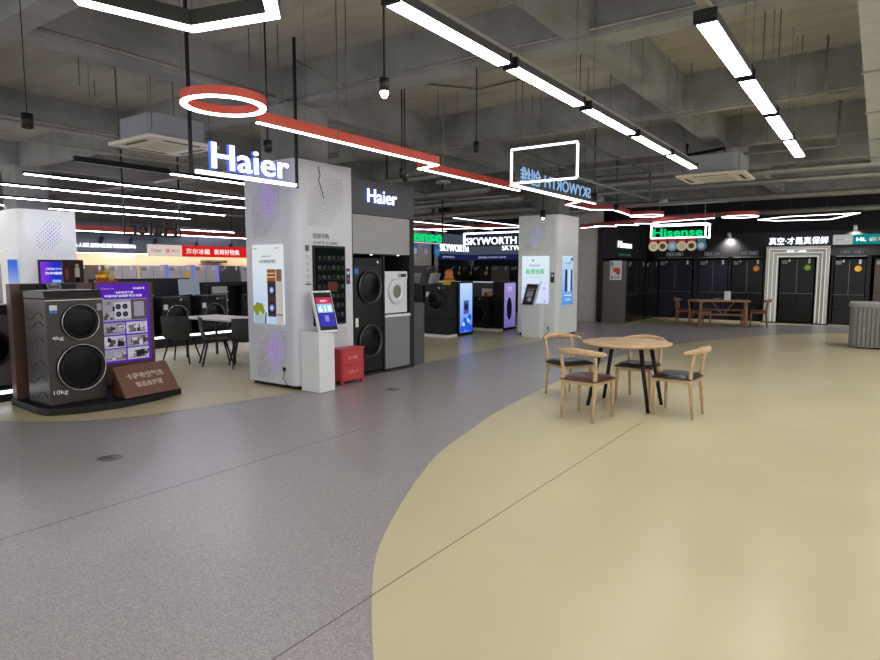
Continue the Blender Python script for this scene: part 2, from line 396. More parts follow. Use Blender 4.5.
# ================================================================ HEXAGON, RING, RED FIXTURES
def loop_light(name, label, pts, z, w, hh, body, led, closed=True, wires=(), cat='ceiling light', ledw=None, group=None):
    """frame of rectangular section following pts with a light line under it"""
    t = thing(name, label, cat, (pts[0][0], pts[0][1], z), 0, group)
    ledw = ledw or w * .7
    def strip(width, z0, z1, mb):
        n = len(pts); P = [Vector((x, y, 0)) for x, y in pts]; L = []; R = []
        for i in range(n):
            a = P[(i - 1) % n] if (closed or i) else None; b = P[(i + 1) % n] if (closed or i < n - 1) else None
            d1 = (P[i] - a).normalized() if a is not None else None; d2 = (b - P[i]).normalized() if b is not None else None
            d1 = d1 or d2; d2 = d2 or d1
            n1 = Vector((-d1.y, d1.x, 0)); n2 = Vector((-d2.y, d2.x, 0)); m = (n1 + n2)
            if m.length < .2: m = n1
            m.normalize(); k = width / 2 / max(.35, m.dot(n1)); L.append(P[i] + m * k); R.append(P[i] - m * k)
        for i in range(n if closed else n - 1):
            j = (i + 1) % n
            vs = [L[i], R[i], R[j], L[j]]
            vv = [(p.x, p.y, z0) for p in vs] + [(p.x, p.y, z1) for p in vs]
            mb._add(vv, [(0, 1, 2, 3)[::-1], (4, 5, 6, 7), (0, 1, 5, 4), (1, 2, 6, 5), (2, 3, 7, 6), (3, 0, 4, 7)])
        return mb
    strip(w, z + .012, z + hh, MB()).build('frame', body, t)
    strip(ledw, z, z + .0125, MB()).build('diffuser', led, t)
    for x, y in wires: MB().tube([(x, y, z + hh), (x, y, slab_at(x, y))], .003, 4).build('suspension_wire', ROD, t)
    return t
cx, cy, R = -2.975, 1.865, .56
hexp = [(cx + R * math.cos(math.radians(a)), cy + R * math.sin(math.radians(a))) for a in (135, 195, 255, 315, 15, 75)]
loop_light('hexagon_light', 'large hexagonal pendant light with white glowing edge at the top left', hexp, 3.0, .075, .10,
           mat('olive_black_frame', (46, 48, 38), .5), LEDW, True, [hexp[0], hexp[5]], ledw=.068)
circ = lambda x, y, r, n=40: [(x + r * math.cos(2 * math.pi * i / n), y + r * math.sin(2 * math.pi * i / n)) for i in range(n)]
loop_light('ring_light', 'red ring light with a white glowing underside beside the long red bar', circ(-4.7, 3.43, .325), 3.0, .06, .085, REDP, LEDR, True, [(-4.9, 3.17), (-4.5, 3.68)], ledw=.052)
loop_light('red_bar_light', 'long red bar light with a white line beneath, from the red ring to the zigzag', [(-4.95, 3.98), (-4.95, 6.95), (-5.33, 7.05), (-5.33, 10.0)], 3.0, .05, .12, REDP, LEDR, False,
           [(-4.95, 4.6), (-4.95, 5.8), (-4.95, 6.7), (-5.33, 8), (-5.33, 9.5)], ledw=.042)
loop_light('red_zigzag_light', 'red zigzag light beyond the hung sign box, ending at a small ring', [(-5.1, 9.3), (-5.15, 12.3), (-5.62, 12.72), (-5.62, 14.05), (-5.18, 14.4), (-5.34, 16.0)], 3.0, .06, .13, REDF, LEDF, False, [(-5.1, 11), (-5.6, 13.5), (-5.3, 15.5)], ledw=.055)
loop_light('small_ring_light', 'small red ring light above the green lit sign, at the end of the zigzag', circ(-5.05, 16.5, .4, 28), 3.0, .07, .1, REDF, LEDF, True, [(-5.05, 16.9)])
loop_light('red_strip_light', 'far red strip light with white line above the green lit sign box', [(-7.3, 17.62), (-6.65, 17.3), (-4.1, 16.35), (-3.3, 16.05)], 2.83, .07, .12, REDF, LEDF, False, [(-6, 17), (-4, 16.35)])
for i, (x, y, w) in enumerate(((-6.5, 16.6, 'leftmost'), (-5.85, 16.45, 'middle'), (-5.25, 16.3, 'rightmost'))):
    loop_light('dash_light', f'{w} of three short slanting white light bars left of the green lit sign', [(x, y), (x + .45, y + .5)], 2.8, .07, .05, BLK2, LEDF, False, [(x + .2, y + .22)], group='short slanting light bars')
loop_light('red_ring_light', 'red-edged oval ring light right of the green lit sign', circ(-3.1, 18.2, .42, 28), 3.0, .08, .12, REDF, LEDF, True, [(-3.1, 18.6)])
loop_light('angular_light', 'angular white outline light hanging before the lit archway fridge', [(-2.85, 19.6), (-2.1, 18.9), (-0.5, 18.7), (-1.2, 20.6), (-2.5, 20.3)], 3.0, .08, .08, BLK2, LEDF, True, [(-2, 18.9), (-1.3, 20.5)])
loop_light('red_strip_light', 'red strip light with white line high above the two white wall signs', [(-13.4, 17.4), (-10.0, 18.5), (-8.0, 19.1)], 3.0, .08, .14, REDF, LEDF, False, [(-12.5, 17.7), (-10.5, 18.3)])
loop_light('red_strip_light', 'long red strip light with wide white line over the left fridge wall', [(-17.35, 7.0), (-17.35, 9.7), (-17.2, 10.1), (-17.2, 18.5)], 2.63, .12, .16, REDF, em('bright_led_line', (246, 246, 255), 9.0), False, [(-17.35, 8), (-17.2, 12), (-17.2, 15)], ledw=.11)

# ================================================================ DUCTS, PIPES, RODS
t = thing('air_duct', 'boxy pale air duct hanging along the right edge of the ceiling', 'duct', (0.1, 2, 3.4))
MB().box(-0.22, 0.5, -2, 12.9, 3.4, 3.8).build('casing', DUCT, t)
for y in (5.1, 7.0, 8.8, 10.6, 12.3): MB().box(-0.235, 0.515, y, y + .05, 3.385, 3.8).build('joint', METAL, t)
def pipe(label, pts, r=.016, m=METAL, name='conduit_pipe', group=None):
    o = MB().tube(pts, r, 8).build(name, m); tag(o, label, 'pipe', group); return o
pipe('thin galvanised conduit crossing the ceiling and turning up beside the right duct', [(-6.0, 8.85, 3.65), (-0.66, 8.68, 3.65), (-0.63, 8.68, 3.65), (-0.63, 8.68, SLAB)], .014)
pipe('second thin conduit running just behind the crossing one', [(-6.4, 9.02, 3.68), (-0.4, 8.86, 3.68)], .012)
pipe('farther conduit that turns up to the ceiling near the right duct', [(-6, 12.04, 3.6), (-0.7, 12.04, 3.6), (-0.66, 12.04, 3.6), (-0.66, 12.04, SLAB)], .02)
pipe('conduit running along the near left beam above the hexagon', [(-6.705, 2.8, 3.9), (-6.705, 5.7, 3.9)], .016)
pipe('conduit under the upper left ceiling, running deep', [(-9.9, 2.8, 3.7), (-9.95, 12, 3.7)], .018)
pipe('lower conduit at the far upper left', [(-11.45, 3.5, 3.7), (-11.45, 12, 3.7)], .02)
pipe('conduit fixed along the lower edge of the crossing beam behind the lit bulb', [(-6.6, 5.8, 3.86), (-1.2, 5.8, 3.86)], .014)
pipe('short slanting conduit above the long red bar', [(-6.2, 5.6, 4.25), (-5.55, 5.75, 3.86)], .012)
pipe('thick silver pipe crossing behind the right air conditioner', [(-6.2, 12.9, 3.4), (2, 13.0, 3.4)], .06)
pipe('silver pipe crossing low behind the hung sign box', [(-6.0, 13.5, 3.3), (2, 13.6, 3.3)], .045)
for i, (y, z, r, lb) in enumerate(((10.6, 3.45, .05, 'nearest'), (12.6, 3.4, .07, 'second'), (14.2, 3.35, .08, 'third'), (16.2, 3.3, .09, 'fourth'), (18.2, 3.35, .09, 'farthest'))):
    pipe(f'silver cross pipe in the dark ceiling over the middle shop, {lb} of five', [(-13.5, y, z), (-7.2, y - .5, z)], r)
for i, (y, z, lb) in enumerate(((15.4, 3.2, 'near'), (16.9, 3.35, 'middle'), (19.6, 3.2, 'far'))):
    pipe(f'{lb} silver pipe crossing the dark ceiling above the right fridges', [(-6, y, z), (5, y, z)], .07)
for x, y, z, lb in ((-9.0, 6.3, 3.4, 'right'), (-12.5, 7, 3.35, 'middle'), (-16.5, 8, 3.3, 'left')):
    pipe(f'{lb} pipe running deep above the violet-white tubes', [(x, y, z), (x, 18, z)], .05)
for y, z, lb in ((7.6, 3.5, 'near'), (9.9, 3.4, 'middle'), (13.4, 3.4, 'far')):
    pipe(f'{lb} cross pipe in the dark ceiling over the left shops', [(-18.5, y, z), (-7.4, y, z)], .04)
rods = [(-8.62, 4.58, 3.24), (-8.05, 3.83, 3.82), (-9.31, 4.63, 4.08), (-5.93, 4.68, 3.46), (-5.65, 4.67, 3.04), (-5.6, 4.81, 3.52), (-4.61, 4.72, 2.95), (-4.54, 4.78, 3.28), (-6.29, 7.9, 3.57), (-5.59, 7.87, 3.42), (-4.39, 8.11, 3.32), (-4.54, 8.93, 3.68), (-4.44, 9.01, 3.68), (-3.23, 7.66, 3.75), (-2.98, 8.06, 3.61), (-2.16, 8.79, 4.09), (-1.13, 7.53, 3.81), (-0.98, 7.52, 3.8), (-0.87, 8.5, 4.08), (-3.6, 10.6, 3.4), (-4.6, 11.2, 3.4), (-1.5, 10.7, 3.5), (-7.6, 8.6, 3.4), (-9.2, 8.3, 3.4), (-10.9, 8.0, 3.4)]
for x, y, z in rods:
    tag(MB().tube([(x, y, z), (x, y, slab_at(x, y))], .006, 5).build('threaded_rod', ROD), 'thin bare steel threaded rod hanging from the ceiling slab', 'rod', 'threaded rods hanging from the slab')
# slab grooves (formwork boards) come from the concrete material; two surface conduits on the slab
pipe('surface conduit bent twice on the slab above the hanging black spotlight', [(-5.6, 7.3, 4.27), (-5.0, 8.1, 4.27), (-4.2, 8.0, 4.27), (-4.0, 6.9, 4.27)], .012, ROD)
pipe('surface conduit running along the slab right of the left light row', [(-1.9, 4.2, 4.27), (-0.3, 4.4, 4.27)], .012, ROD)

# cassette air conditioners
def cassette(label, x, y, z, s, bz, bl):
    t = thing('air_conditioner', label, 'air conditioner', (x, y, z))
    MB().box(x - s / 2, x + s / 2, y - s / 2, y + s / 2, z, z + .045).build('grille_panel', ACW, t, bevel=.012)
    v = MB()
    for a in (-1, 1):
        v.box(x - s * .26, x + s * .26, y + a * s * .4 - .03, y + a * s * .4 + .03, z - .003, z + .01)
        v.box(x + a * s * .4 - .03, x + a * s * .4 + .03, y - s * .26, y + s * .26, z - .003, z + .01)
    v.build('air_slot', mat('slot_brown', (92, 80, 64), .6), t)
    g = MB().box(x - s * .25, x + s * .25, y - s * .25, y + s * .25, z - .006, z + .01)
    g.build('intake_grille', mat('grille_ivory', (204, 200, 184), .6), t)
    q = s * .42
    MB().prism([(x - q, y - q + .1), (x - q + .1, y - q), (x + q - .1, y - q), (x + q, y - q + .1), (x + q, y + q - .1), (x + q - .1, y + q), (x - q + .1, y + q), (x - q, y + q - .1)], z + .045, bz).build('casing', mat('ac_casing', (150, 154, 162), .55), t)
    for a in (-1, 1):
        for b in (-1, 1): MB().tube([(x + a * q * .97, y + b * q * .97, z + .1), (x + a * q * .97, y + b * q * .97, SLAB)], .006, 5).build('hanger_rod', ROD, t)
    return t
cassette('ivory cassette air conditioner hanging left of the hung white letters', -7.75, 4.72, 3.2, .98, 3.52, 0)
cassette('ivory cassette air conditioner hanging at the end of the panel light rows', -2.45, 11.9, 3.2, 1.1, 3.56, 0)
pipe('bent black bracket arm above the right air conditioner', [(-2.9, 11.7, 3.82), (-2.9, 11.7, 3.62), (-2.35, 12.05, 3.74), (-2.35, 12.05, 3.58)], .03, BLACK, 'bracket_arm')

# spotlights on rods
def spot(label, x, y, z, lit=False, r=.045, hh=.12, drop=SLAB, m=BLACK, thick=.008):
    t = thing('pendant_spotlight', label, 'spotlight', (x, y, z), 0, 'pendant spotlights')
    MB().lathe([(.001, hh), (r, hh), (r, 0), (r * .85, 0), (r * .8, .02), (.001, .02)], (x, y, z), (0, 0, 1), 18).build('shade', m, t)
    MB().tube([(x, y, z + hh), (x, y, drop)], thick, 6).build('rod', m, t)
    if lit: MB().lathe([(.001, -.045), (.018, -.04), (.03, -.01), (.028, .019)], (x, y, z), (0, 0, 1), 12).build('bulb', BULB, t)
    else: MB().disc((x, y, z + .012), (0, 0, 1), r * .75, .004).build('lens', mat('lens_pale', (220, 214, 200), .3), t)
spot('black pendant spotlight hanging alone at the far left', -5.98, 2.4, 2.8, thick=.004)
spot('black pendant spotlight with glowing bulb below the crossing beam', -2.87, 3.4, 2.83, True, r=.034, hh=.09)
spot('black pendant spotlight half hidden behind the hung white letters', -5.35, 4.43, 2.84)
spot('black pendant spotlight left of the square outlined sign box', -3.72, 5.97, 2.9, hh=.11, r=.034)
spot('left one of the paired black spotlights under the long red bar', -5.18, 6.48, 2.8, r=.035)
spot('right one of the paired black spotlights under the long red bar', -5.32, 6.72, 2.8, r=.035)
spot('small glowing spotlight above the tablet column', -6.14, 12.65, 2.75, True, r=.06, hh=.16)
spot('black spotlight hanging at the far end of the outlined sign box', -4.26, 10.85, 2.85, r=.05)
spot('black spotlight above the grey wall right of the tablet column', -4.96, 13.96, 2.95, r=.06, thick=.012)
spot('white-rimmed lamp hanging above the green lit sign', -3.9, 13.91, 3.05, r=.09, hh=.08, m=mat('lamp_grey', (150, 150, 150), .5))
tag(MB().disc((-5.84, 8.37, 3.0), (0, 0, 1), .12, .03).tube([(-5.84, 8.37, 3.03), (-5.84, 8.37, SLAB)], .006, 5).build('ceiling_speaker', mat('speaker_grey', (150, 150, 148), .5)), 'pale round disc hanging under the second red bar', 'speaker')
def track_spot(label, x, y, z, dx, dy, watts=40, aim=0):
    t = thing('track_spotlight', label, 'spotlight', (x, y, z), 0, 'wall-washing spotlights')
    MB().tube([(x, y, z), (x + dx, y + dy, z - .14)], .05, 10).build('head', PAPER if dy > 0 else BLK2, t)
    MB().tube([(x, y, z), (x, y, slab_at(x, y))], .01, 5).build('stem', BLK2, t)
    ld = bpy.data.lights.new('spot_beam', 'SPOT'); ld.energy = watts; ld.spot_size = math.radians(120); ld.spot_blend = .6; ld.shadow_soft_size = .12; ld.specular_factor = .3; ld.color = (1, .96, .9)
    lo = bpy.data.objects.new('spot_beam', ld); C.objects.link(lo); lo.parent = t; lo.location = (dx * 1.3, dy * 1.3, -.17)
    lo.rotation_euler = Vector((0, -aim, -1)).to_track_quat('-Z', 'Y').to_euler()
for y, w in ((8.9, 'leftmost'), (9.75, 'second'), (10.5, 'third'), (11.9, 'fourth'), (13.2, 'rightmost')):
    track_spot(f'{w} of the spotlights above the left fridge wall signs', -17.9, y, 2.5, -.12, 0)
track_spot('white spotlight on the dark wall left of the white lit slogan', -3.9, 21.2, 2.75, 0, .1, 90, -.5)
track_spot('white spotlight above the teal banner', -0.62, 21.2, 2.85, 0, .1, 90, -.5)

# ================================================================ HUNG LETTER SIGN
def hung_letters(label, X, y0, y1, z, hh, body, lit, mirrored_view=False, rod_top=SLAB):
    t = thing('hanging_sign', label, 'sign', (X, (y0 + y1) / 2, z))
    if lit:
        MB().box(X - .02, X + .025, y0, y1, z - .02, z + .03).build('glowing_rail', LEDS, t)
        letters(MB(), body, (X + .035, y0 + .12, z + .04), (0, 1, 0), (0, 0, 1), y1 - y0 - .3, hh, SIGNW, .02, .035).build('letters', None, t)
        letters(MB(), body, (X + .012, y0 + .113, z + .034), (0, 1, 0), (0, 0, 1), y1 - y0 - .286, hh + .012, BLUEGLOW, .05, .06).build('letter_edge', None, t)
    else:
        MB().box(X - .02, X + .02, y0, y1, z - .02, z + .02).build('rail', BLK2, t)
        letters(MB(), body, (X, y1 - .06, z + .02), (0, -1, 0), (0, 0, 1), y1 - y0 - .12, hh, BLACK, .05, .01).build('letters', None, t)
        pass
    for y in (y0 - .03, y1 + .01): MB().box(X - .015, X + .015, y - .012, y + .012, z - .02, rod_top).build('post', BLACK, t)
# the sign hangs from two posts; its lit rail runs below the letters
t = thing('hanging_sign', 'hung sign of white glowing letters spelling Haier over a lit rail', 'sign', (-5.73, 4.5, 2.59))
MB().box(-5.76, -5.715, 3.83, 5.15, 2.585, 2.62).build('glowing_rail', LEDS, t)
letters(MB(), 'Haier', (-5.678, 3.97, 2.645), (0, 1, 0), (0, 0, 1), 1.02, .265, SIGNW, .02, .008).build('letters', None, t)
letters(MB(), 'Haier', (-5.712, 3.962, 2.638), (0, 1, 0), (0, 0, 1), 1.036, .279, BLUEGLOW, .03, .016).build('letter_edge', None, t)
for y in (3.77, 5.165): MB().box(-5.745, -5.715, y - .013, y + .013, 2.57, SLAB).build('post', BLACK, t)
hung_letters('hung sign of dark reversed letters seen from behind, above the left fridges', -12.0, 6.43, 7.57, 2.29, .26, 'Haier', False)

# ================================================================ OUTLINED SIGN BOX (SKYWORTH)
t = thing('outlined_sign_box', 'hung sign box with glowing square front frame and reversed SKYWORTH letters along its side', 'sign', (-3.85, 7.91, 2.8))
x0, x1, y0, y1, z0, z1 = -4.34, -3.35, 7.91, 11.1, 2.82, 3.29
f = MB()
for a, b in (((x0, y0, z0), (x1, y0, z0)), ((x0, y0, z1), (x1, y0, z1)), ((x0, y0, z0), (x0, y0, z1)), ((x1, y0, z0), (x1, y0, z1))):
    f.bar(a, b, .024, .024)
f.build('glowing_frame', LEDS, t)
MB().bar((x0, y0, z0 - .01), (x0, y1, z0 - .01), .03, .02).build('glowing_rail', LEDS, t)
f = MB()
for a, b in (((x0, y0, z1), (x0, y1, z1)), ((x1, y0, z1), (x1, y1, z1)), ((x0, y1, z1), (x1, y1, z1)), ((x1, y1, z1), (x1, y1, z0)), ((x0, y1, z1), (x0, y1, z0)), ((x0, y1, z0), (x1, y1, z0)), ((x1, y0, z0), (x1, y1, z0))):
    f.bar(a, b, .03, .03)
f.build('side_frame', GREYD, t)
MB().box(x0 - .03, x0 - .015, y0 + .15, y1 - .1, z0 + .02, z0 + .3).build('sign_panel', mat('sign_back', (60, 64, 72), .5), t)
letters(MB(), 'SKYWORTH 创维', (x0 - .008, y1 - .2, z0 + .05), (0, -1, 0), (0, 0, 1), 2.7, .24, em('pale_blue_letter_back', (150, 190, 235), .9), .02, .01).build('letters', None, t)
for x in (x0, x1):
    for y in (y0 + .3, y1 - .1): MB().tube([(x, y, z1), (x, y, slab_at(x, y))], .006, 5).build('suspension_wire', ROD, t)

# ================================================================ MAIN CLAD COLUMN
t = thing('clad_column', 'big column clad in white perforated panels with a washing machine poster', 'column', (-6.7, 6.1, 0))
X0, X1, Y0, Y1, H1 = -7.24, -6.22, 5.57, 6.62, 3.04
def rounded_rect(x0, x1, y0, y1, r, corners=((1, 0),)):
    pts = []
    for cxs, cys, a0 in ((1, 1, 0), (0, 1, 90), (0, 0, 180), (1, 0, 270)):
        px = x1 if cxs else x0; py = y1 if cys else y0
        if (cxs, cys) in corners:
            ox = px - r if cxs else px + r; oy = py - r if cys else py + r
            pts += [(ox + r * math.cos(math.radians(a0 + 15 * i)), oy + r * math.sin(math.radians(a0 + 15 * i))) for i in range(7)]
        else: pts.append((px, py))
    return pts
MB().prism(rounded_rect(X0, X1, Y0, Y1, .14), .05, H1).build('cladding', COLW, t)
MB().box(X0 + .04, X1 - .04, Y0 + .04, Y1 - .02, 0, .05).build('toe_kick', BLACK, t)
def perfs(origin, u, v, n, w, hh, cen, rad, glow, parent, pitch=.052, sz=.010, tall=1.0):
    """slanting field of diamond perforations; the ones near cen are lit from behind"""
    a = MB().m(HOLE); b = MB().m(glow)
    o = Vector(origin); u = Vector(u); v = Vector(v); n = Vector(n)
    nu = int(w / pitch); nv = int(hh / pitch * 2)
    for j in range(nv):
        for i in range(nu):
            x = (i + .5 * (j % 2)) * pitch; y = j * pitch / 2
            k = x / w + (1 - y / hh)        # a diagonal band
            if not .45 < k < 1.55: continue
            c = o + u * x + v * y + n * .002
            q = sz * (1 - .55 * abs(k - 1))
            d = math.hypot((x - cen[0]) / rad, (y - cen[1]) / (rad * 1.7 * tall))
            mb = a
            if random.random() < 2.0 * math.exp(-1.3 * d * d): mb = b; q = sz * 1.15 * max(.4, 1 - .42 * d)
            mb.quad(c - u * q, c - v * q * 1.5, c + u * q, c + v * q * 1.5)
    if a.v: a.build('perforation', None, parent)
    if b.v: b.build('lit_perforation', None, parent)
UX = Vector((1, 0, 0)); UY = Vector((0, 1, 0))
perfs((-7.08, Y0, 2.06), UX, Z, -UY, .62, .9, (.33, .5), .17, PURP, t)
perfs((-7.05, Y0, .12), UX, Z, -UY, .66, .68, (.36, .4), .17, PURP, t)
perfs((X1, 5.78, 2.2), UY, Z, UX, .72, .68, (.3, .3), .03, PURP2, t)
perfs((X1, 5.95, .15), UY, Z, UX, .58, .66, (.3, .3), .03, PURP2, t)
# poster on the near face
p = MB().box(-7.09, -6.47, Y0 - .02, Y0 + .01, .87, 1.94).build('poster_screen', em('poster_white', (228, 236, 240), .85), t)
A = Art((-7.09, Y0 - .02, .87), UX)
em_sky = em_grad('poster_sky', (176, 204, 232), (232, 240, 244), .9, 2, .9, 1.9)
A.rect(0, 0, .62, .75, em_sky)
A.rect(.02, 0, .3, .13, em('poster_terrace', (170, 190, 200), .8))
for a, b, r in ((.04, .2, .05), (.1, .24, .05), (.16, .22, .06), (.2, .17, .04), (.08, .16, .05)): A.disc(a, b, r, em('poster_leaves', (150, 158, 50), .7))
A.rect(.29, 0, .31, .74, em('poster_post', (222, 220, 214), .9)).rect(.48, 0, .62, .74, em('poster_curtain', (196, 186, 180), .85))
A.rect(.31, .1, .48, .74, em('poster_cabinet', (70, 60, 66), .7)).rect(.31, .58, .48, .74, em('poster_wood', (150, 96, 60), .8)).rect(.5, .58, .6, .74, em('poster_shelf', (140, 104, 80), .7))
for b in (.63, .68): A.rect(.31, b, .48, b + .012, em('poster_glow', (236, 190, 130), 1))
for b in (.46, .22):
    A.disc(.4, b, .07, em('poster_door_ring', (30, 30, 44), .6)).disc(.4, b, .052, em('poster_glass', (104, 124, 190), .7)).disc(.4, b, .03, em('poster_bright', (196, 206, 236), .8))
A.rect(.5, .12, .62, .14, em('poster_rail', (120, 120, 124), .8)).poly([(.25, 0), (.27, 0), (.29, .16), (.27, .16)], em('poster_dark', (50, 52, 58), .6))
A.text('Casarte', .03, 1.01, .09, .025, TEXTG).text('卡萨帝', .48, 1.01, .09, .022, TEXTG).text('一站式衣物洗护管家', .14, .82, .36, .05, TEXTD, .01).text('洗烘护理', .2, .9, .2, .025, TEXTG)
A.build('poster_picture', t)
# vending screen panel on the aisle face
MB().box(X1 - .01, X1 + .03, 5.85, 6.45, .84, 1.93).build('display_case_frame', BLACK, t, bevel=.004)
A = Art((X1 + .03, 5.85, .84), UY)
A.rect(.02, .03, .58, 1.06, em('case_dark', (26, 30, 30), .5))
for j in range(7):
    for i in range(6):
        A.rect(.05 + i * .088, .12 + j * .13, .05 + i * .088 + .055, .12 + j * .13 + .05, em('case_item%d' % ((i + j) % 3), ((74, 84, 60), (60, 66, 66), (92, 96, 80))[(i + j) % 3], .45))
    A.rect(.03, .105 + j * .13, .57, .11 + j * .13, em('case_shelf', (70, 76, 70), .5))
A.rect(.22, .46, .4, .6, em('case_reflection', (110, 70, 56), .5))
A.build('display_picture', t)
A = Art((X1, 5.62, .9), UY)
A.text('视频导购', .24, 1.12, .3, .075, TEXTG, .008).text('全程专业讲解', .24, 1.045, .46, .045, TEXTG)
A.rect(.1, .95, .17, 1.03, TEXTG)
for i, ch in enumerate(('★', '✆', '☂', '✉', '☎')): A.disc(.135, .87 - i * .085, .022, TEXTG).disc(.135, .87 - i * .085, .016, COLW)
A.rect(.09, .5, .19, .52, TEXTG)
A.rect(.87, .5, .94, .72, mat('sticker_navy', (36, 32, 66), .5)).disc(.905, .66, .025, PAPER).disc(.905, .57, .02, mat('sticker_red', (190, 60, 80), .5))
A.build('printed_text', t)
MB().tube([(X1 - .28, Y0 - .012, .26), (X1 - .24, Y0 - .03, .24), (X1 - .27, Y0 - .04, .15), (X1 - .2, Y0 - .03, .06), (X1 - .1, Y0 - .02, .045)], .006, 6).box(X1 - .3, X1 - .26, Y0 - .02, Y0 + .0, .24, .29).build('power_cable', BLACK, t)
tag(MB().tube([(X1 + .01, 5.98, 2.98), (X1 + .02, 6.0, 2.86), (X1 + .01, 5.98, 2.8), (X1 + .02, 6.03, 2.66), (X1 + .02, 6.06, 2.56)], .005, 6).build('dangling_cable', BLACK, None), 'thin black cable dangling high on the white perforated panel', 'cable')

# kiosk
t = thing('touch_kiosk', 'white floor kiosk with a tilted colour touch screen before the big column', 'kiosk', (-5.98, 5.78, 0))
kx0, kx1, ky0, ky1 = -6.21, -5.86, 5.6, 5.88
MB().prism([(kx0, ky0), (kx1, ky0), (kx1, ky1), (kx0, ky1)], 0, .8).build('pedestal', mat('kiosk_white', (222, 226, 228), .35), t, bevel=.01)
# tilted head facing +X and up a little
def slab_pts(c, u, v, w, hh, th):
    n = u.cross(v); return [c + u * a + v * b + n * k for k in (0, -th) for a, b in ((-w / 2, -hh / 2), (w / 2, -hh / 2), (w / 2, hh / 2), (-w / 2, hh / 2))]
BOXF = [(0, 1, 2, 3), (7, 6, 5, 4), (1, 0, 4, 5), (2, 1, 5, 6), (3, 2, 6, 7), (0, 3, 7, 4)]
u = Vector((.25, 1, 0)).normalized(); v = (Z * .93 + Vector((-1, .25, 0)).normalized() * .36).normalized()
cc = Vector((-5.93, 5.79, 1.06))
MB()._add(slab_pts(cc, u, v, .29, .58, .06), BOXF).build('screen_head', mat('kiosk_white', (222, 226, 228), .35), t, bevel=.012)
A = Art(cc - u * .13 - v * .26, u, v)
A.rect(0, 0, .26, .52, BLACK).rect(.015, .05, .245, .45, em('kiosk_violet', (70, 66, 190), .8)).rect(.015, .36, .245, .45, em('kiosk_red', (206, 60, 96), .9)).rect(.015, .24, .245, .36, em('kiosk_sky', (150, 214, 246), .9))
A.text('618', .03, .25, .2, .09, em('kiosk_text', (250, 250, 255), 1.0), .04).rect(.1, .12, .16, .2, em('kiosk_icon', (150, 150, 230), .8)).text('购物节', .08, .385, .1, .03, em('kiosk_text', (250, 250, 255), 1))
A.build('touch_screen', t)
# red fire box
t = thing('fire_extinguisher_box', 'red metal fire box with two door panels beside the white kiosk', 'fire box', (-6.1, 6.38, 0))
MB().box(-6.21, -6.0, 6.14, 6.6, .05, .49).build('cabinet', REDB, t, bevel=.006)
MB().box(-6.215, -5.985, 6.13, 6.61, .49, .51).build('lid', mat('red_lid', (190, 60, 66), .4), t, bevel=.004)
for a in (.27, .05 + .01): MB().box(-6.003, -5.992, 6.17, 6.57, a, a + .2).build('door_panel', mat('red_door', (186, 54, 60), .4), t, bevel=.004)
A = Art((-5.99, 6.14, .05), UY)
A.text('灭火器箱', .12, .3, .2, .055, mat('pink_print', (226, 160, 156), .5)).text('火警119', .12, .1, .2, .055, mat('pink_print', (226, 160, 156), .5)); A.build('printed_text', t)
for x in (-6.19, -6.02):
    for y in (6.17, 6.57): MB().box(x - .015, x + .015, y - .02, y + .02, 0, .05).build('foot', REDB, t)

# ================================================================ WASHER BUILDERS
def door(parent, x, z, r, y=0.0, ring=CHROME, glass=GLASSD, rim=None, inner=True, depth=.03):
    """round porthole door facing -Y (local)"""
    d = MB().lathe([(r * .86, .0), (r * .9, depth), (r * .98, depth), (r, depth * .5), (r, 0)], (x, y, z), (0, -1, 0), 40).build('door', rim or BLACK, parent, local=True)
    MB().lathe([(r * .96, depth * .9), (r * .985, depth * 1.2), (r * 1.0, depth * .9), (r * .985, depth * .6)], (x, y, z), (0, -1, 0), 40).build('door_ring', ring, d, local=True)
    MB().lathe([(.001, depth * .75), (r * .4, depth * .72), (r * .7, depth * .5), (r * .88, depth * .3)], (x, y, z), (0, -1, 0), 40).build('door_glass', glass, d, local=True)
    if inner: MB().lathe([(r * .80, depth * 1.0), (r * .82, depth * 1.06), (r * .84, depth * .9)], (x, y, z), (0, -1, 0), 40).build('door_seal', BLK2, d, local=True)
    return d
def washer(label, loc, rz, w=.6, hh=.85, d=.58, body=TITAN, r=.2, ring=CHROME, glass=GLASSD, dz=None, group=None, sticker=True, panel=BLACK, pedestal=0, rim=None):
    t = thing('washing_machine', label, 'washing machine', loc, rz, group)
    MB().box(-w / 2, w / 2, 0, d, pedestal + .02, pedestal + hh).build('body', body, t, .012, True)
    if pedestal: MB().box(-w / 2, w / 2, .01, d, .01, pedestal + .012).build('pedestal', body, t, .005, True)
    for sx in (-1, 1): MB().box(sx * (w / 2 - .05) - .02, sx * (w / 2 - .05) + .02, .03, .07, 0, .025).build('foot', BLACK, t, local=True)
    cp = MB().box(-w / 2 + .01, w / 2 - .01, -.012, .01, pedestal + hh - .12, pedestal + hh - .012).build('control_panel', panel, t, .004, True)
    MB().lathe([(.001, .025), (.028, .025), (.03, 0)], (w * .12, -.012, pedestal + hh - .065), (0, -1, 0), 20).build('dial', CHROME, cp, local=True)
    MB().box(w * .2, w * .42, -.016, -.01, pedestal + hh - .09, pedestal + hh - .04).build('display', mat('display_off', (40, 48, 60), .15), cp, local=True)
    MB().box(-w * .45, -w * .18, -.018, -.01, pedestal + hh - .1, pedestal + hh - .03).build('detergent_drawer', body, t, .004, True)
    door(t, 0, pedestal + (dz or hh * .46), r, -.002, ring, glass, rim)
    if sticker: MB().box(-w * .44, -w * .3, -.004, .002, pedestal + hh * .66, pedestal + hh * .8).build('energy_label', PAPER, t, local=True)
    return t
PX = math.pi / 2     # rotation that turns a -Y front to face +X

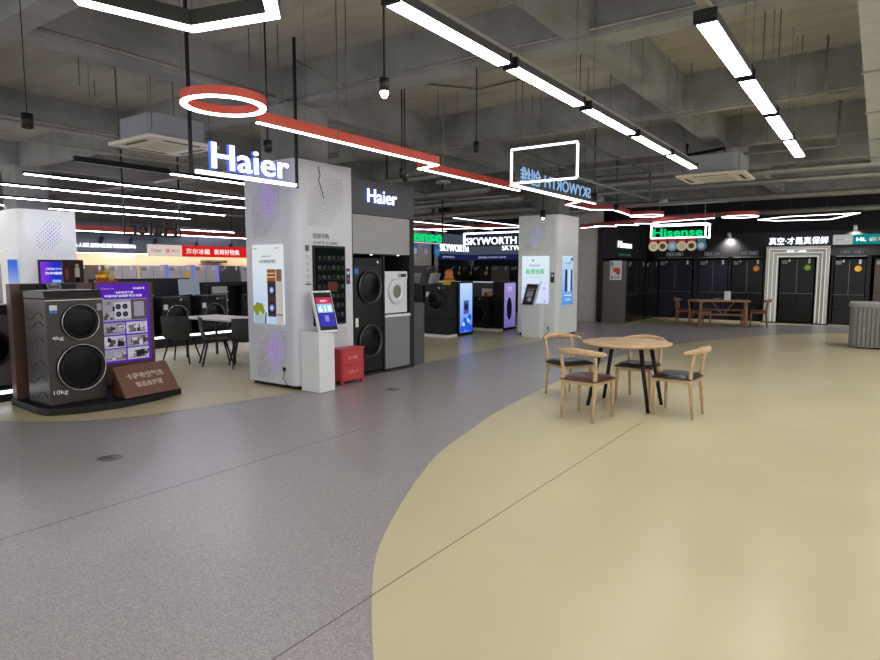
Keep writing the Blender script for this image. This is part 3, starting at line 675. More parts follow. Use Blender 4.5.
# ---- twin drum washing machine on the brown display stand
t = thing('display_stand', 'brown laminate display stand with black plinth behind the twin-drum washer', 'display stand', (-7.8, 3.6, 0))
plat = [(-8.35, 2.99), (-7.55, 2.95), (-7.36, 2.99), (-7.2, 3.25), (-7.11, 3.65), (-7.16, 4.1), (-7.30, 4.54), (-8.32, 4.72)]
MB().prism(plat, 0, .08).build('plinth', BLACK, t, .01)
MB().box(-8.32, -8.2, 3.0, 4.72, .08, 1.44).build('back_panel', BROWN, t, .004)
MB().box(-8.2, -8.19, 3.1, 3.72, 1.36, 1.43).build('recess_strip', BLACK, t)
t = thing('advert_screen', 'upright advert screen with purple header and room photos on the brown stand', 'screen', (-8.18, 4.3, .33))
MB().box(-8.2, -8.17, 3.93, 4.71, .33, 1.44).build('bezel', BROWN, t, .004)
MB().box(-8.172, -8.166, 3.97, 4.65, .38, 1.42).build('screen_glass', em('screen_violet', (92, 40, 180), .85), t)
A = Art((-8.166, 3.97, .38), UY)
dk = [em('room_a', (150, 146, 160), .8), em('room_b', (160, 156, 166), .8), em('room_c', (96, 84, 84), .7), em('room_d', (186, 184, 194), .85)]
A.text('Casarte', .04, .97, .16, .022, PAPER).text('CASARTE', .46, .965, .16, .026, em('kiosk_text', (250, 250, 255), 1)).text('卡萨帝空气洗', .22, .91, .24, .03, em('kiosk_text', (250, 250, 255), 1)).text('中国洗护高端家电引领者', .08, .865, .5, .032, em('kiosk_text', (250, 250, 255), 1))
A.rect(.03, .55, .64, .84, dk[0]).rect(.2, .58, .42, .8, dk[3]).rect(.42, .56, .64, .83, dk[2]).rect(.46, .6, .6, .8, dk[0])
for a, b in ((.25, .74), (.34, .74), (.25, .64), (.34, .64)): A.disc(a, b, .036, em('room_dark', (34, 34, 40), .5)).disc(a, b, .02, em('room_mid', (84, 84, 100), .6))
for j, b in enumerate((.375, .2, .03)):
    for i, a in enumerate((.03, .34)):
        A.rect(a, b, a + .29, b + .155, dk[(i + j) % 2 * 3]).rect(a + .05 + .03 * j, b + .02, a + .13 + .03 * j, b + .11, dk[2]).rect(a + .18, b + .03, a + .26, b + .13, dk[0]).rect(a + .02, b + .02, a + .27, b + .03, dk[2])
cols_ = [em('room_n%d' % i, c, .75) for i, c in enumerate(((70, 62, 60), (120, 112, 116), (168, 164, 172), (206, 204, 212), (100, 78, 66), (44, 42, 48)))]
for (a0, b0, a1, b1) in ((.03, .55, .2, .84), (.03, .375, .32, .53), (.34, .375, .63, .53), (.03, .2, .32, .355), (.34, .2, .63, .355), (.03, .03, .32, .185), (.34, .03, .63, .185)):
    for q in range(9):
        w_ = random.uniform(.015, .07); h_ = random.uniform(.02, .08); x_ = random.uniform(a0 + .01, a1 - w_ - .005); y_ = random.uniform(b0 + .01, b1 - h_ - .005)
        A.rect(x_, y_, x_ + w_, y_ + h_, random.choice(cols_))
A.build('screen_picture', t)
t = thing('twin_drum_washer', 'tall titanium twin-drum washing machine marked 4kg and 10kg on the brown stand', 'washing machine', (-7.45, 3.365, .08), PX)
W2, D2 = .31, .56
MB().box(-W2, W2, 0, D2, 0.001, 1.2).build('body', TITAN, t, .014, True)
MB()._add([(-W2, -.0, 1.2), (W2, 0, 1.2), (W2, D2, 1.2), (-W2, D2, 1.2), (-W2, .05, 1.29), (W2, .05, 1.29), (W2, D2, 1.29), (-W2, D2, 1.29)], [(0, 3, 2, 1), (4, 5, 6, 7), (0, 1, 5, 4), (1, 2, 6, 5), (2, 3, 7, 6), (3, 0, 4, 7)]).build('control_panel', TITAN, t, .008, True)
for a in (-.02, .11, .2): MB().quad((a, .009, 1.212), (a + .08, .009, 1.212), (a + .08, .045, 1.282), (a, .045, 1.282)).build('display', BLACK, t, local=True)
MB().box(-W2 - .001, W2 + .001, -.004, .002, 1.18, 1.187).build('chrome_line', CHROME, t, local=True)
door(t, .04, .93, .205, -.002); door(t, .03, .41, .268, -.002)
for zz in (.62, .62):
    pass
A = Art((-W2, -.003, 0), UX); A.rect(.035, 1.04, .115, 1.13, PAPER).rect(.035, 1.04, .115, 1.075, mat('label_blue', (40, 120, 200), .5)); A.build('energy_label', t, True)
A = Art((-W2, -.003, 0), UX); A.rect(.545, 1.05, .6, 1.13, mat('label_grey', (150, 150, 150), .5)); A.build('price_label', t, True)
A = Art((-W2, -.003, 0), UX); A.text('4kg', .045, .73, .12, .055, PAPER, .008); A.build('capacity_mark', t, True)
A = Art((-W2, -.003, 0), UX); A.text('10kg', .03, .115, .15, .062, PAPER, .008); A.build('capacity_mark', t, True)
s_ = MB()
for zz in (.1, .28, .46, .72, .9, 1.0):
    s_.tube([(-W2 - .002, .08 + .02 * k, zz + .045 * math.sin(k * .28)) for k in range(21)], .005, 5)
s_.box(-W2 - .004, -W2 + .001, .25, .29, .66, .685).box(-W2 - .004, -W2 + .001, .47, .5, .66, .685)
s_.build('side_embossing', TITAN, t, local=True)
# sloping sign board on the plinth
t = thing('sloping_sign_board', 'brown sloping sign board with pale Chinese lettering beside the twin-drum washer', 'sign', (-7.25, 4.0, .08))
a0, a1, b0 = Vector((-7.11, 3.72, .1)), Vector((-7.2, 4.46, .1)), Vector((-7.38, 3.72, .44)); b1 = b0 + (a1 - a0) * .97
bk = Vector((-.05, 0, -.0))
MB()._add([a0, a1, b1, b0, a0 + bk, a1 + bk, b1 + bk, b0 + bk], BOXF).build('board', BROWNL, t, .003)
MB()._add([Vector((-7.2, 3.78, .082)), Vector((-7.3, 4.4, .082)), Vector((-7.5, 4.4, .4)), Vector((-7.44, 3.78, .4)), Vector((-7.56, 3.78, .082)), Vector((-7.6, 4.4, .082)), Vector((-7.56, 4.4, .4)), Vector((-7.5, 3.78, .4))], BOXF).build('wedge', BROWN, t)
uu = (a1 - a0).normalized(); vv = (b0 - a0).normalized(); vv = (vv - uu * vv.dot(uu)).normalized()
A = Art(a0, uu, vv); off = 0.004
A.k = off
pl = mat('pale_letters', (214, 196, 180), .4)
A.text('卡萨帝空气洗', .13, .235, .5, .085, pl, .008).text('奢品级护理', .2, .12, .36, .075, pl, .008); A.build('lettering', t)
# small things on top of the stand
t = thing('price_tablet', 'small tilted price tablet on top of the brown stand', 'tablet', (-8.15, 3.45, 1.44))
A = Art((-8.1, 3.36, 1.37), UY, (-.6, 0, .8)); A.rect(0, 0, .16, .09, mat('tablet_grey', (150, 150, 146), .4)).rect(.02, .015, .14, .075, TEXTG)
A.b.m(mat('tablet_grey', (150, 150, 146), .4)).box(-8.15, -8.13, 3.4, 3.48, 1.4, 1.445); A.build('plate', t)
t = thing('festive_ornament', 'red and gold festive ornament standing on top of the brown stand', 'ornament', (-8.26, 4.13, 1.44))
MB().box(-8.3, -8.22, 3.99, 4.27, 1.44, 1.465).build('tray', REDB, t, .004)
MB().lathe([(.001, 0), (.06, .005), (.075, .05), (.06, .1), (.03, .12), (.001, .125)], (-8.26, 4.08, 1.465), Z, 20).build('gold_pot', mat('gold', (206, 160, 40), .3, .5), t)
MB().lathe([(.001, 0), (.04, .0), (.06, .05), (.03, .1), (.035, .15), (.001, .15)], (-8.26, 4.19, 1.465), Z, 20).build('pale_vase', mat('pale_gold', (196, 176, 130), .35), t)
MB().tube([(-8.26, 3.99, 1.59), (-8.26, 4.03, 1.54), (-8.26, 4.1, 1.53), (-8.26, 4.18, 1.56), (-8.26, 4.22, 1.62)], [.012, .02, .02, .015, .008], 8).build('red_ribbon', REDB, t)

# ================================================================ LAUNDRY CABINET
t = thing('laundry_cabinet', 'tall dark laundry cabinet with lit Haier letters beside the big column', 'cabinet', (-6.6, 7.4, 0))
cx0, cx1 = -6.95, -6.25
MB().box(cx0, cx1 - .05, 6.64, 8.12, 2.42, 2.93).box(cx0, cx1 - .0, 6.64, 8.12, 2.42, 2.93).build('header', mat('header_slate', (70, 72, 80), .5), t)
c = MB().box(cx0, cx1, 6.63, 6.665, 0, 2.42).box(cx0, cx1, 7.34, 7.375, .0, 1.84).box(cx0, cx1, 8.0, 8.12, 0, 2.42).box(cx0, cx0 + .03, 6.66, 8.0, 0, 2.42).box(cx0, cx1, 6.66, 8.0, 0.0, .04)
c.build('carcass', BLK2, t)
MB().box(cx0, cx1 + .005, 6.665, 7.995, 1.84, 2.41).build('upper_door', mat('pale_grey_door', (152, 154, 154), .4), t, .004)
MB().box(cx0 + .05, cx1 + .003, 7.38, 7.995, .05, .86).build('lower_door', GREYC, t, .004)
MB().box(cx0 + .04, cx1 + .02, 7.37, 8.0, .86, .9).build('shelf_top', WHITE, t, .004)
letters(MB(), 'Haier', (cx1 + .012, 6.98, 2.6), UY, Z, .68, .2, SIGNW, .015, .006).build('lit_letters', None, t)
letters(MB(), 'Haier', (cx1 + .004, 6.974, 2.594), UY, Z, .692, .212, BLUEGLOW, .01, .014).build('letter_edge', None, t)
for y in (7.2, 7.85): MB().disc((cx1 - .12, y, 1.835), (0, 0, -1), .02, .006).build('downlight', em('cabinet_led', (240, 246, 255), 4), t)
# stacked washer + dryer inside
t1 = thing('washer_dryer_tower', 'tall glossy black washer-dryer tower with two round doors behind the red box', 'washing machine', (cx1 - .01, 7.005, .04), PX)
MB().box(-.32, .32, 0, .6, .02, 1.74).build('body', FRBLK, t1, .01, True)
cp = MB().box(-.31, .31, -.012, .01, 1.62, 1.73).build('control_panel', BLACK, t1, .004, True)
MB().lathe([(.001, .025), (.03, .025), (.032, 0)], (.2, -.012, 1.675), (0, -1, 0), 20).build('dial', CHROME, cp, local=True)
for a in (-.25, .25): MB().box(a - .03, a + .03, .05, .11, 0, .022).build('foot', BLACK, t1, local=True)
DKRING = mat('dark_chrome', (120, 118, 124), .25, .9)
door(t1, .02, 1.31, .25, -.002, DKRING); door(t1, .02, .49, .25, -.002, DKRING)
MB().box(-.3, -.22, -.004, .002, 1.5, 1.58).build('energy_label', mat('label_blue', (40, 120, 200), .5), t1, local=True)
MB().box(-.29, -.23, -.004, .002, .72, .85).build('energy_label', PAPER, t1, local=True)
t3 = washer('small white rounded washer on the pale shelf of the laundry cabinet', (cx1 - .02, 7.67, .9), PX, .58, .68, .45, WHITE, .2, ring=mat('white_ring', (200, 204, 206), .3), glass=mat('grey_glass', (120, 118, 112), .15), dz=.36, panel=WHITE, rim=WHITE, sticker=False)
MB().lathe([(.1, .012), (.115, .036), (.185, .036), (.2, .01)], (0, -.004, .36), (0, -1, 0), 36).build('door_frame', WHITE, t3, local=True)
tag(MB().box(-6.9, -6.32, 8.14, 8.5, 0, 1.05).build('grey_cabinet', GREYD, None, .01), 'low dark grey unit standing at the right side of the laundry cabinet', 'cabinet')

# ================================================================ SECOND CLAD COLUMN
t = thing('clad_column', 'farther white clad column with two lit posters and a tablet on it', 'column', (-6.7, 14.2, 0))
X0, X1, Y0, Y1, H1 = -7.24, -6.18, 13.6, 14.75, 2.9
MB().prism(rounded_rect(X0, X1, Y0, Y1, .12), .06, H1).build('cladding', COLG, t)
MB().box(X0 + .04, X1 - .04, Y0 + .04, Y1 - .04, 0, .06).build('toe_kick', BLACK, t)
perfs((-7.05, Y0, 2.1), UX, Z, -UY, .55, .6, (.25, .32), .17, BLUEB, t, pitch=.075, sz=.012)
MB().box(-7.13, -6.42, Y0 - .02, Y0 + .01, .8, 1.93).build('poster_screen', em_grad('poster_pale', (206, 216, 250), (222, 240, 244), .95, 2, .8, 1.9), t)
A = Art((-7.13, Y0 - .02, .8), UX)
gt = em('green_text', (60, 196, 120), .9)
A.text('极速送装', .1, .7, .5, .13, gt, .02).text('智慧家电', .2, .88, .28, .05, em('grey_text', (110, 130, 140), .8)).disc(.3, 1.03, .025, em('grey_text', (110, 130, 140), .8)).rect(.2, .62, .5, .635, em('pale_text', (180, 200, 210), .9))
for a, b in ((.06, .05), (.62, .05), (.08, .36), (.6, .36), (.52, .5)): A.disc(a, b, .03, em('pale_icon', (160, 180, 214), .9))
A.build('poster_picture', t)
MB().box(X1 - .01, X1 + .02, 13.82, 14.42, .76, 1.93).build('side_poster', em_grad('poster_blue', (80, 150, 222), (196, 222, 244), .95, 2, .8, 1.9), t)
A = Art((X1 + .02, 13.82, .76), UY)
nv = em('fridge_navy', (30, 56, 110), .7)
A.rect(.12, .32, .25, .85, nv).rect(.3, .32, .42, .85, em('fridge_pale', (220, 232, 246), .9)).rect(.46, .32, .54, .85, nv).text('Hi-智慧', .1, .98, .38, .05, nv).rect(.44, 1.06, .58, 1.14, em('poster_teal', (30, 130, 170), .8)).rect(.1, .22, .5, .24, em('pale_line', (236, 244, 250), 1)).text('大容量', .15, .1, .3, .05, em('pale_line', (236, 244, 250), 1))
A.build('side_picture', t)
A = Art((-6.38, Y0, .9), UX); A.rect(0, .4, .1, .64, mat('sticker_navy', (36, 32, 66), .5)).disc(.05, .57, .03, PAPER); A.build('sticker', t)
MB().tube([(-6.42, Y0 - .01, .2), (-6.4, Y0 - .02, .14), (-6.44, Y0 - .02, .07)], .008, 5).box(-6.44, -6.4, Y0 - .015, Y0, .2, .24).build('power_cable', BLACK, t)
t = thing('tablet_kiosk', 'slim white kiosk with a dark tilted tablet before the farther column', 'kiosk', (-6.75, 13.45, 0))
MB().box(-6.98, -6.5, 13.3, 13.58, 0, .8).build('pedestal', mat('kiosk_white', (222, 226, 228), .35), t, .01)
u = Vector((1, .1, 0)).normalized(); v = Vector((.14, .25, .94)).normalized(); cc = Vector((-6.72, 13.25, 1.02))
MB()._add(slab_pts(cc, u, v, .34, .54, .05), BOXF).build('screen_head', WHITE, t, .01)
A = Art(cc - u * .15 - v * .25, u, v); A.rect(0, 0, .27, .5, BLACK).rect(.02, .05, .25, .45, em('tablet_dim', (62, 60, 66), .5)).rect(.05, .2, .2, .34, em('tablet_pic', (130, 126, 128), .6)).disc(.15, .13, .05, em('tablet_pic2', (150, 150, 156), .6)).rect(.04, .37, .22, .39, em('tablet_pic', (130, 126, 128), .6)); A.build('touch_screen', t)

# far left clad column
t = thing('clad_column', 'pale far left column with a bluish perforated glow and screens before it', 'column', (-15.2, 6.1, 0))
MB().prism(rounded_rect(-15.75, -14.7, 5.62, 6.74, .14), .05, 2.88).build('cladding', COLG, t)
MB().box(-15.7, -14.74, 5.68, 6.7, 0, .05).build('toe_kick', BLACK, t)
perfs((-14.7, 5.95, 2.05), UY, Z, UX, .55, .65, (.27, .33), .2, BLUEB, t, pitch=.085, sz=.014)
t = thing('blue_screen', 'blue and violet screen on the far left column', 'screen', (-14.66, 6.2, 1.42))
MB().box(-14.7, -14.64, 5.93, 6.56, 1.3, 1.82).build('bezel', BLACK, t)
MB().box(-14.642, -14.635, 5.95, 6.54, 1.32, 1.78).build('screen_glass', em_grad('screen_blue', (150, 60, 230), (40, 50, 200), .9, 1, -.3, 0), t)
A = Art((-14.635, 5.95, 1.3), UY); A.text('全屋智能 为中国家', .1, .3, .4, .05, em('kiosk_text', (250, 250, 255), 1)).text('为中国原创', .08, .2, .46, .06, em('kiosk_text', (250, 250, 255), 1), .02).rect(.22, .03, .4, .09, em('pale_blue', (130, 180, 255), .9)); A.build('screen_picture', t)
t = thing('poster_stand', 'narrow blue poster at the left edge of the far left column', 'poster', (-14.8, 5.4, 0))
MB().box(-15.18, -14.86, 5.54, 5.6, 1.0, 1.82).build('panel', em_grad('poster_blue2', (196, 210, 236), (70, 120, 220), .85, 2, 1.0, 1.7), t)
MB().box(-15.05, -15.0, 5.55, 5.59, 0, 1.0).build('pole', GREYD, t)
MB().box(-15.2, -14.85, 5.5, 5.61, 0, .03).build('base', GREYD, t)
t = thing('photo_screen', 'dark photo screen showing a standing person between the far column and the fridges', 'screen', (-13.0, 5.9, 0))
MB().box(-13.05, -13.0, 5.68, 6.07, 1.32, 1.8).build('bezel', BLACK, t)
A = Art((-13.0, 5.68, 1.32), UY); A.rect(.01, .01, .38, .47, em('photo_dark', (52, 42, 38), .7)).rect(.04, .1, .1, .3, em('photo_red', (120, 60, 50), .6)).rect(.22, .14, .31, .33, em('photo_coat', (150, 146, 142), .7)).disc(.265, .37, .035, em('photo_face', (170, 140, 120), .6)).rect(.235, .02, .3, .14, em('photo_dark2', (20, 20, 20), .5)); A.build('screen_picture', t)
MB().box(-13.04, -13.01, 5.85, 5.9, 0, 1.32).build('pole', BLK2, t); MB().box(-13.15, -12.9, 5.7, 6.05, 0, .03).build('base', BLK2, t)

# ================================================================ WASHERS AT THE LEFT EDGE
def led_plinth(label, x0, x1, y0, y1, hh, faces='x', m=BLACK, ledm=LEDS):
    t = thing('display_plinth', label, 'plinth', ((x0 + x1) / 2, (y0 + y1) / 2, 0), 0)
    MB().box(x0, x1, y0, y1, 0, hh).build('base', m, t)
    if 'x' in faces: MB().box(x1, x1 + .015, y0, y1, hh - .06, hh - .02).build('light_strip', ledm, t)
    if 'y' in faces: MB().box(x0, x1 + .01, y0 - .015, y0, hh - .06, hh - .02).build('light_strip', ledm, t)
    return t
led_plinth('low black plinth with a light strip at the left edge of the picture', -9.6, -8.62, 1.7, 3.3, .16)
washer('dark grey washer cut off by the left edge beside the brown stand', (-8.72, 2.93, .16), PX, .62, 1.02, .6, mat('steel_washer', (104, 102, 102), .35, .3), .24, dz=.5)
# island with washers in front of the left fridges
led_plinth('long black plinth with white light strip under the left washers', -12.75, -11.95, 6.1, 9.35, .26, 'x')
t = thing('display_partition', 'low black partition behind the left washers', 'partition', (-12.75, 7.4, 0))
MB().box(-12.9, -12.77, 6.1, 8.25, 0, 1.42).build('panel', DARKWALL, t, .005)
MB().box(-12.76, -12.7, 6.15, 8.2, .98, 1.02).build('ledge', GREYD, t)
for y, lb in ((6.55, 'leftmost dark washer on the long lit plinth behind the black chairs'), (7.45, 'middle dark washer on the long lit plinth, with reddish door'), (8.35, 'right dark washer on the long lit plinth behind the black chairs')):
    washer(lb, (-12.03, y, .26), PX, .66, .78, .6, BLK2, .25, dz=.36, group='washers on the long lit plinth')
def tabletd(label, x, y, z, w=.3, hh=.2, m=None, tilt=.3):
    t = thing('display_tablet', label, 'tablet', (x, y, z))
    v = Vector((-tilt, 0, 1)).normalized(); c = Vector((x, y, z + hh / 2 + .02))
    MB()._add(slab_pts(c, Vector((0, 1, 0)), v, w, hh, .02), BOXF).build('plate', m or mat('tablet_pale', (186, 194, 204), .4), t)
    MB().box(x - .06, x + .03, y - .04, y + .04, z, z + .03).build('stand', BLK2, t)
tabletd('small pale card on the left washers', -12.3, 6.98, 1.04, .22, .1, tilt=.9)
tabletd('larger pale screen standing on the left washers', -12.4, 8.0, 1.04, .5, .34, em('pale_screen', (150, 158, 172), .6), .1)
t = thing('display_partition', 'black partition with open shelf at the right of the left washers', 'partition', (-13.5, 9.7, 0))
MB().box(-13.6, -13.5, 8.9, 11.3, 0, 1.3).build('panel', DARKWALL, t, .005)
MB().box(-13.5, -13.2, 9.0, 9.1, 0, 1.25).box(-13.5, -13.2, 10.0, 10.08, 0, 1.25).box(-13.5, -13.2, 9.1, 11.2, 1.2, 1.25).build('frame', BLACK, t)
t = thing('open_fridge', 'pale open refrigerator interior seen right of the left washers', 'refrigerator', (-13.2, 9.35, 0))
MB().box(-13.45, -13.2, 9.12, 9.55, .05, 1.2).build('body', mat('fridge_inner', (170, 172, 168), .4), t)
for z in (.35, .6, .85, 1.05): MB().box(-13.2, -13.12, 9.14, 9.53, z, z + .02).build('shelf', PAPER, t)
tag(MB().box(-12.6, -12.0, 9.5, 10.4, 0, 1.02).build('black_freezer', BLACK, None, .02), 'low black chest unit beside the left washers, next to the big column', 'appliance')

# ================================================================ FRIDGE BUILDER
def fridge(label, loc, rz, w=.9, hh=1.9, d=.68, m=FRBLK, style='cross', sticker=None, side=None, group=None, tags=True):
    t = thing('refrigerator', label, 'refrigerator', loc, rz, group)
    MB().box(-w / 2, w / 2, .05, d, .0, hh).build('body', side or m, t, .006, True)
    g = .005; zs = hh * .46
    L = [(-w / 2, -g), (g, w / 2)]
    for a, b in L: MB().box(a, b, 0, .045, zs + g, hh - .01).build('door', m, t, .006, True)
    if style == 'cross':
        for a, b in L: MB().box(a, b, 0, .045, .05, zs - g).build('door', m, t, .006, True)
    elif style == 'two':
        for a, b in L: MB().box(a, b, 0, .045, .05, zs).build('door', m, t, .006, True)
    else:
        for a, b in ((.05, hh * .23 - g), (hh * .23 + g, zs - g)): MB().box(-w / 2, w / 2, 0, .045, a, b).build('drawer', m, t, .006, True)
    MB().box(-w / 2, w / 2, -.004, .01, zs - g, zs + g).build('trim_line', mat('trim_steel', (120, 122, 128), .3, .8), t, local=True)
    MB().box(-.006, .006, -.003, .01, zs + .02, hh - .05).build('centre_trim', mat('trim_steel', (120, 122, 128), .3, .8), t, local=True)
    if tags:
        A = Art((-w / 2, 0, 0), UX); A.k = .002
        A.rect(.05, hh - .16, .19, hh - .06, mat('tag_grey', (150, 152, 156), .5)).text('0元购', .06, hh - .14, .11, .06, TEXTD); A.build('price_label', t, True)
        A = Art((-w / 2, 0, 0), UX); A.k = .003; A.rect(w - .17, hh - .15, w - .11, hh - .02, PAPER); A.build('energy_label', t, True)
        A = Art((-w / 2, 0, 0), UX); A.k = .003; A.rect(.22, hh - .1, .26, hh - .03, PAPER); A.build('small_tag', t, True)
        if sticker:
            A = Art((-w / 2, 0, 0), UX); A.k = .004; A.disc(w - .18, hh - .28, .085, sticker); A.build('round_sticker', t, True)
    return t
# back wall, right part: header wall and fridges
t = thing('fridge_alcove', 'black wall housing with pale edge strips around the right back fridges', 'wall unit', (-2.5, 22, 0))
MB().box(-6.3, 4.8, 21.45, 22.28, 2.02, 2.75).build('header', DARKWALL, t)
for a, b in ((-6.2, -6.12), (-4.98, -4.84), (-3.93, -3.86), (-2.93, -2.84), (-1.14, -1.06), (-.3, -.2), (.85, .95)):
    MB().box(a, b, 21.5, 22.28, 0, 2.02).build('upright', BLK2, t)
for a, b in ((-6.1, -5.0), (-4.82, -3.95), (-3.84, -2.95), (-1.05, -.32)):
    MB().box(a, b, 21.43, 21.46, 1.99, 2.005).build('edge_strip', mat('edge_pale', (150, 152, 154), .4), t)
for a, b in ((-5.85, -5.33), (-4.65, -4.14), (-3.65, -3.1), (-.95, -.39)):
    A = Art((a, 21.45, 2.06), UX); A.rect(0, 0, b - a, .12, em('sign_rim', (150, 156, 166), .35)).rect(.02, .015, b - a - .02, .105, BLACK).text('真空 冰箱', .06, .03, b - a - .12, .06, em('sign_dim', (196, 204, 216), .5))
    A.build('name_plate', t)
fridge('navy glass refrigerator under the hanging round medallions', (-5.57, 21.5, 0), 0, 1.06, 1.93, .68, FRNAVY, 'cross')
fridge('navy glass refrigerator behind the wooden dining table, second from left', (-4.39, 21.5, 0), 0, .86, 1.93, .68, FRNAVY, 'cross')
fridge('black refrigerator with orange round sticker left of the lit archway', (-3.39, 21.5, 0), 0, .88, 1.93, .68, FRBLK, 'cross', mat('orange_sticker', (226, 140, 50), .5))
fridge('black refrigerator with green round sticker inside the lit archway', (-2.03, 21.55, 0), 0, .9, 1.95, .68, FRBLK, 'cross', GRN)
fridge('dark refrigerator with yellow round sticker right of the lit archway', (-.71, 21.5, 0), 0, .78, 1.92, .68, BLK2, 'drawers', YEL)
fridge('dark brown refrigerator at the right edge of the picture', (.34, 21.5, 0), 0, .9, 1.92, .68, mat('brown_fridge', (70, 54, 52), .35), 'drawers', None)
# lit archway
t = thing('lit_archway', 'square archway of white light lines framing the black refrigerator', 'archway', (-2.03, 21.4, 0))
def arch(x0, x1, z1, th, y0, y1, mb): return mb.box(x0, x0 + th, y0, y1, 0.02, z1).box(x1 - th, x1, y0, y1, 0.02, z1).box(x0 + th, x1 - th, y0, y1, z1 - th, z1)
wf = mat('archway_panel', (206, 206, 200), .4)
arch(-2.84, -1.2, 2.3, .1, 21.25, 21.46, MB()).build('outer_frame', wf, t)
arch(-2.74, -1.3, 2.2, .1, 21.33, 21.46, MB()).build('middle_frame', wf, t)
arch(-2.64, -1.4, 2.1, .12, 21.41, 21.46, MB()).build('inner_frame', wf, t)
LEDA = em('archway_led', (238, 240, 226), 0.75)
for k, y in ((0.075, 21.245), (.175, 21.325), (.28, 21.405)):
    arch(-2.84 + k, -1.2 - k, 2.3 - k, .018, y, y + .004, MB()).build('light_line', LEDA, t)
letters(MB(), '真空 · 冰箱', (-2.3, 21.3, 2.13), UX, Z, .5, .05, SIGNW, .01).build('lit_letters', None, t)
MB().box(-2.9, -1.14, 21.2, 21.5, 0, .03).build('sill', BLACK, t)
t = thing('lit_slogan', 'white glowing Chinese slogan above the lit archway', 'sign', (-2.03, 21.44, 2.3))
letters(MB(), '真空·才是真保鲜', (-2.8, 21.42, 2.36), UX, Z, 1.54, .22, SIGNW, .03, .012).build('letters', None, t)
t = thing('teal_banner', 'teal and white banner on the dark wall at the right edge', 'banner', (-.3, 21.44, 2.3))
MB().box(-1.15, -.67, 21.41, 21.45, 2.33, 2.61).build('white_panel', em('banner_white', (196, 198, 196), .7), t)
MB().box(-.67, .9, 21.41, 21.45, 2.33, 2.61).build('teal_panel', em('banner_teal', (20, 150, 146), .75), t)
letters(MB(), 'Hi, 容声! 冰箱', (-.58, 21.405, 2.4), UX, Z, 1.2, .13, PAPER, .004, .02).build('lettering', None, t)
A = Art((-1.15, 21.41, 2.33), UX); A.text('Ronshen 容声', .08, .12, .32, .05, TEXTG); A.build('printed_text', t)

# Hisense side wall
t = thing('fridge_alcove', 'dark wall housing with a white lit logo left of the medallions', 'wall unit', (-6.5, 20, 0))
MB().box(-7.0, -6.5, 18.35, 21.45, 1.95, 3.0).build('header', DARKWALL, t)
MB().box(-7.05, -6.98, 18.3, 21.45, 0, 3.0).build('back_panel', DARKWALL, t)
MB().box(-7.0, -6.9, 18.32, 18.4, 0, 2.0).build('upright', BLK2, t)
letters(MB(), 'Hisense', (-6.49, 18.52, 2.28), UY, Z, 1.25, .2, SIGNW, .02, .008).build('lit_letters', None, t)
letters(MB(), '海信冰箱', (-6.49, 18.6, 2.03), UY, Z, 1.1, .08, em('sign_dim_green', (90, 130, 116), .4), .01).build('small_letters', None, t)
fridge('black refrigerator with taupe side and a food poster, nearest on the left side wall', (-6.12, 19.2, 0), PX, 1.6, 1.87, .78, FRBLK, 'cross', side=FRTAUPE)
fridge('black refrigerator in the corner beside the taupe-sided one', (-6.1, 20.72, 0), PX, 1.2, 1.87, .78, FRBLK, 'cross')
t = thing('food_poster', 'white poster with red food picture on the taupe fridge side', 'poster', (-6.5, 18.39, 1.3))
A = Art((-6.67, 18.395, 1.3), UX); A.rect(0, 0, .36, .58, PAPER).disc(.2, .3, .12, mat('food_red', (196, 70, 56), .5), .07).disc(.12, .36, .05, mat('food_pale', (230, 170, 150), .5)).disc(.25, .22, .06, mat('food_red', (196, 70, 56), .5)).rect(.02, .42, .1, .56, mat('food_teal', (70, 150, 130), .5)).rect(.05, .04, .09, .12, TEXTD).rect(.14, .07, .3, .09, TEXTG); A.build('sheet', t)

# grey wall piece between the second column and the fridge corner
bx('wall_stub', mat('grey_plaster', (196, 190, 184), .8, noise=.05), -8.4, -7.06, 18.42, 18.8, 0, SLAB)
bx('wall_behind', DARKWALL, -13.8, -8.4, 22.0, 22.3, 0, SLAB)

# Hisense glowing sign box
t = thing('green_sign_box', 'hung open box sign with white glowing edges and green Hisense letters', 'sign', (-4.2, 16.3, 2.4))
x0, x1, y0, y1, z0, z1 = -4.85, -3.53, 16.3, 16.72, 2.41, 2.74
f = MB()
for a, b in (((x0, y0, z0), (x1, y0, z0)), ((x0, y0, z1), (x1, y0, z1)), ((x0, y0, z0), (x0, y0, z1)), ((x1, y0, z0), (x1, y0, z1)), ((x1, y0, z0), (x1, y1, z0)), ((x1, y0, z1), (x1, y1, z1)), ((x1, y1, z0), (x1, y1, z1)), ((x0, y0, z1), (x0, y1, z1)), ((x0, y1, z1), (x1, y1, z1))):
    f.bar(a, b, .03, .03)
f.build('glowing_frame', LEDF, t)
letters(MB(), 'Hisense', (x0 + .05, y0 + .02, z0 + .03), UX, Z, 1.2, .21, SIGNG, .03, .026).build('letters', None, t)
for x in (x0 + .1, x1 - .1): MB().tube([(x, y1 - .1, z1), (x, y1 - .1, SLAB)], .01, 5).build('suspension_wire', ROD, t)
cols = [((226, 214, 176), 'leftmost'), ((222, 200, 168), 'second'), ((130, 160, 184), 'third'), ((216, 196, 160), 'fourth'), ((222, 206, 176), 'fifth'), ((90, 130, 160), 'rightmost')]
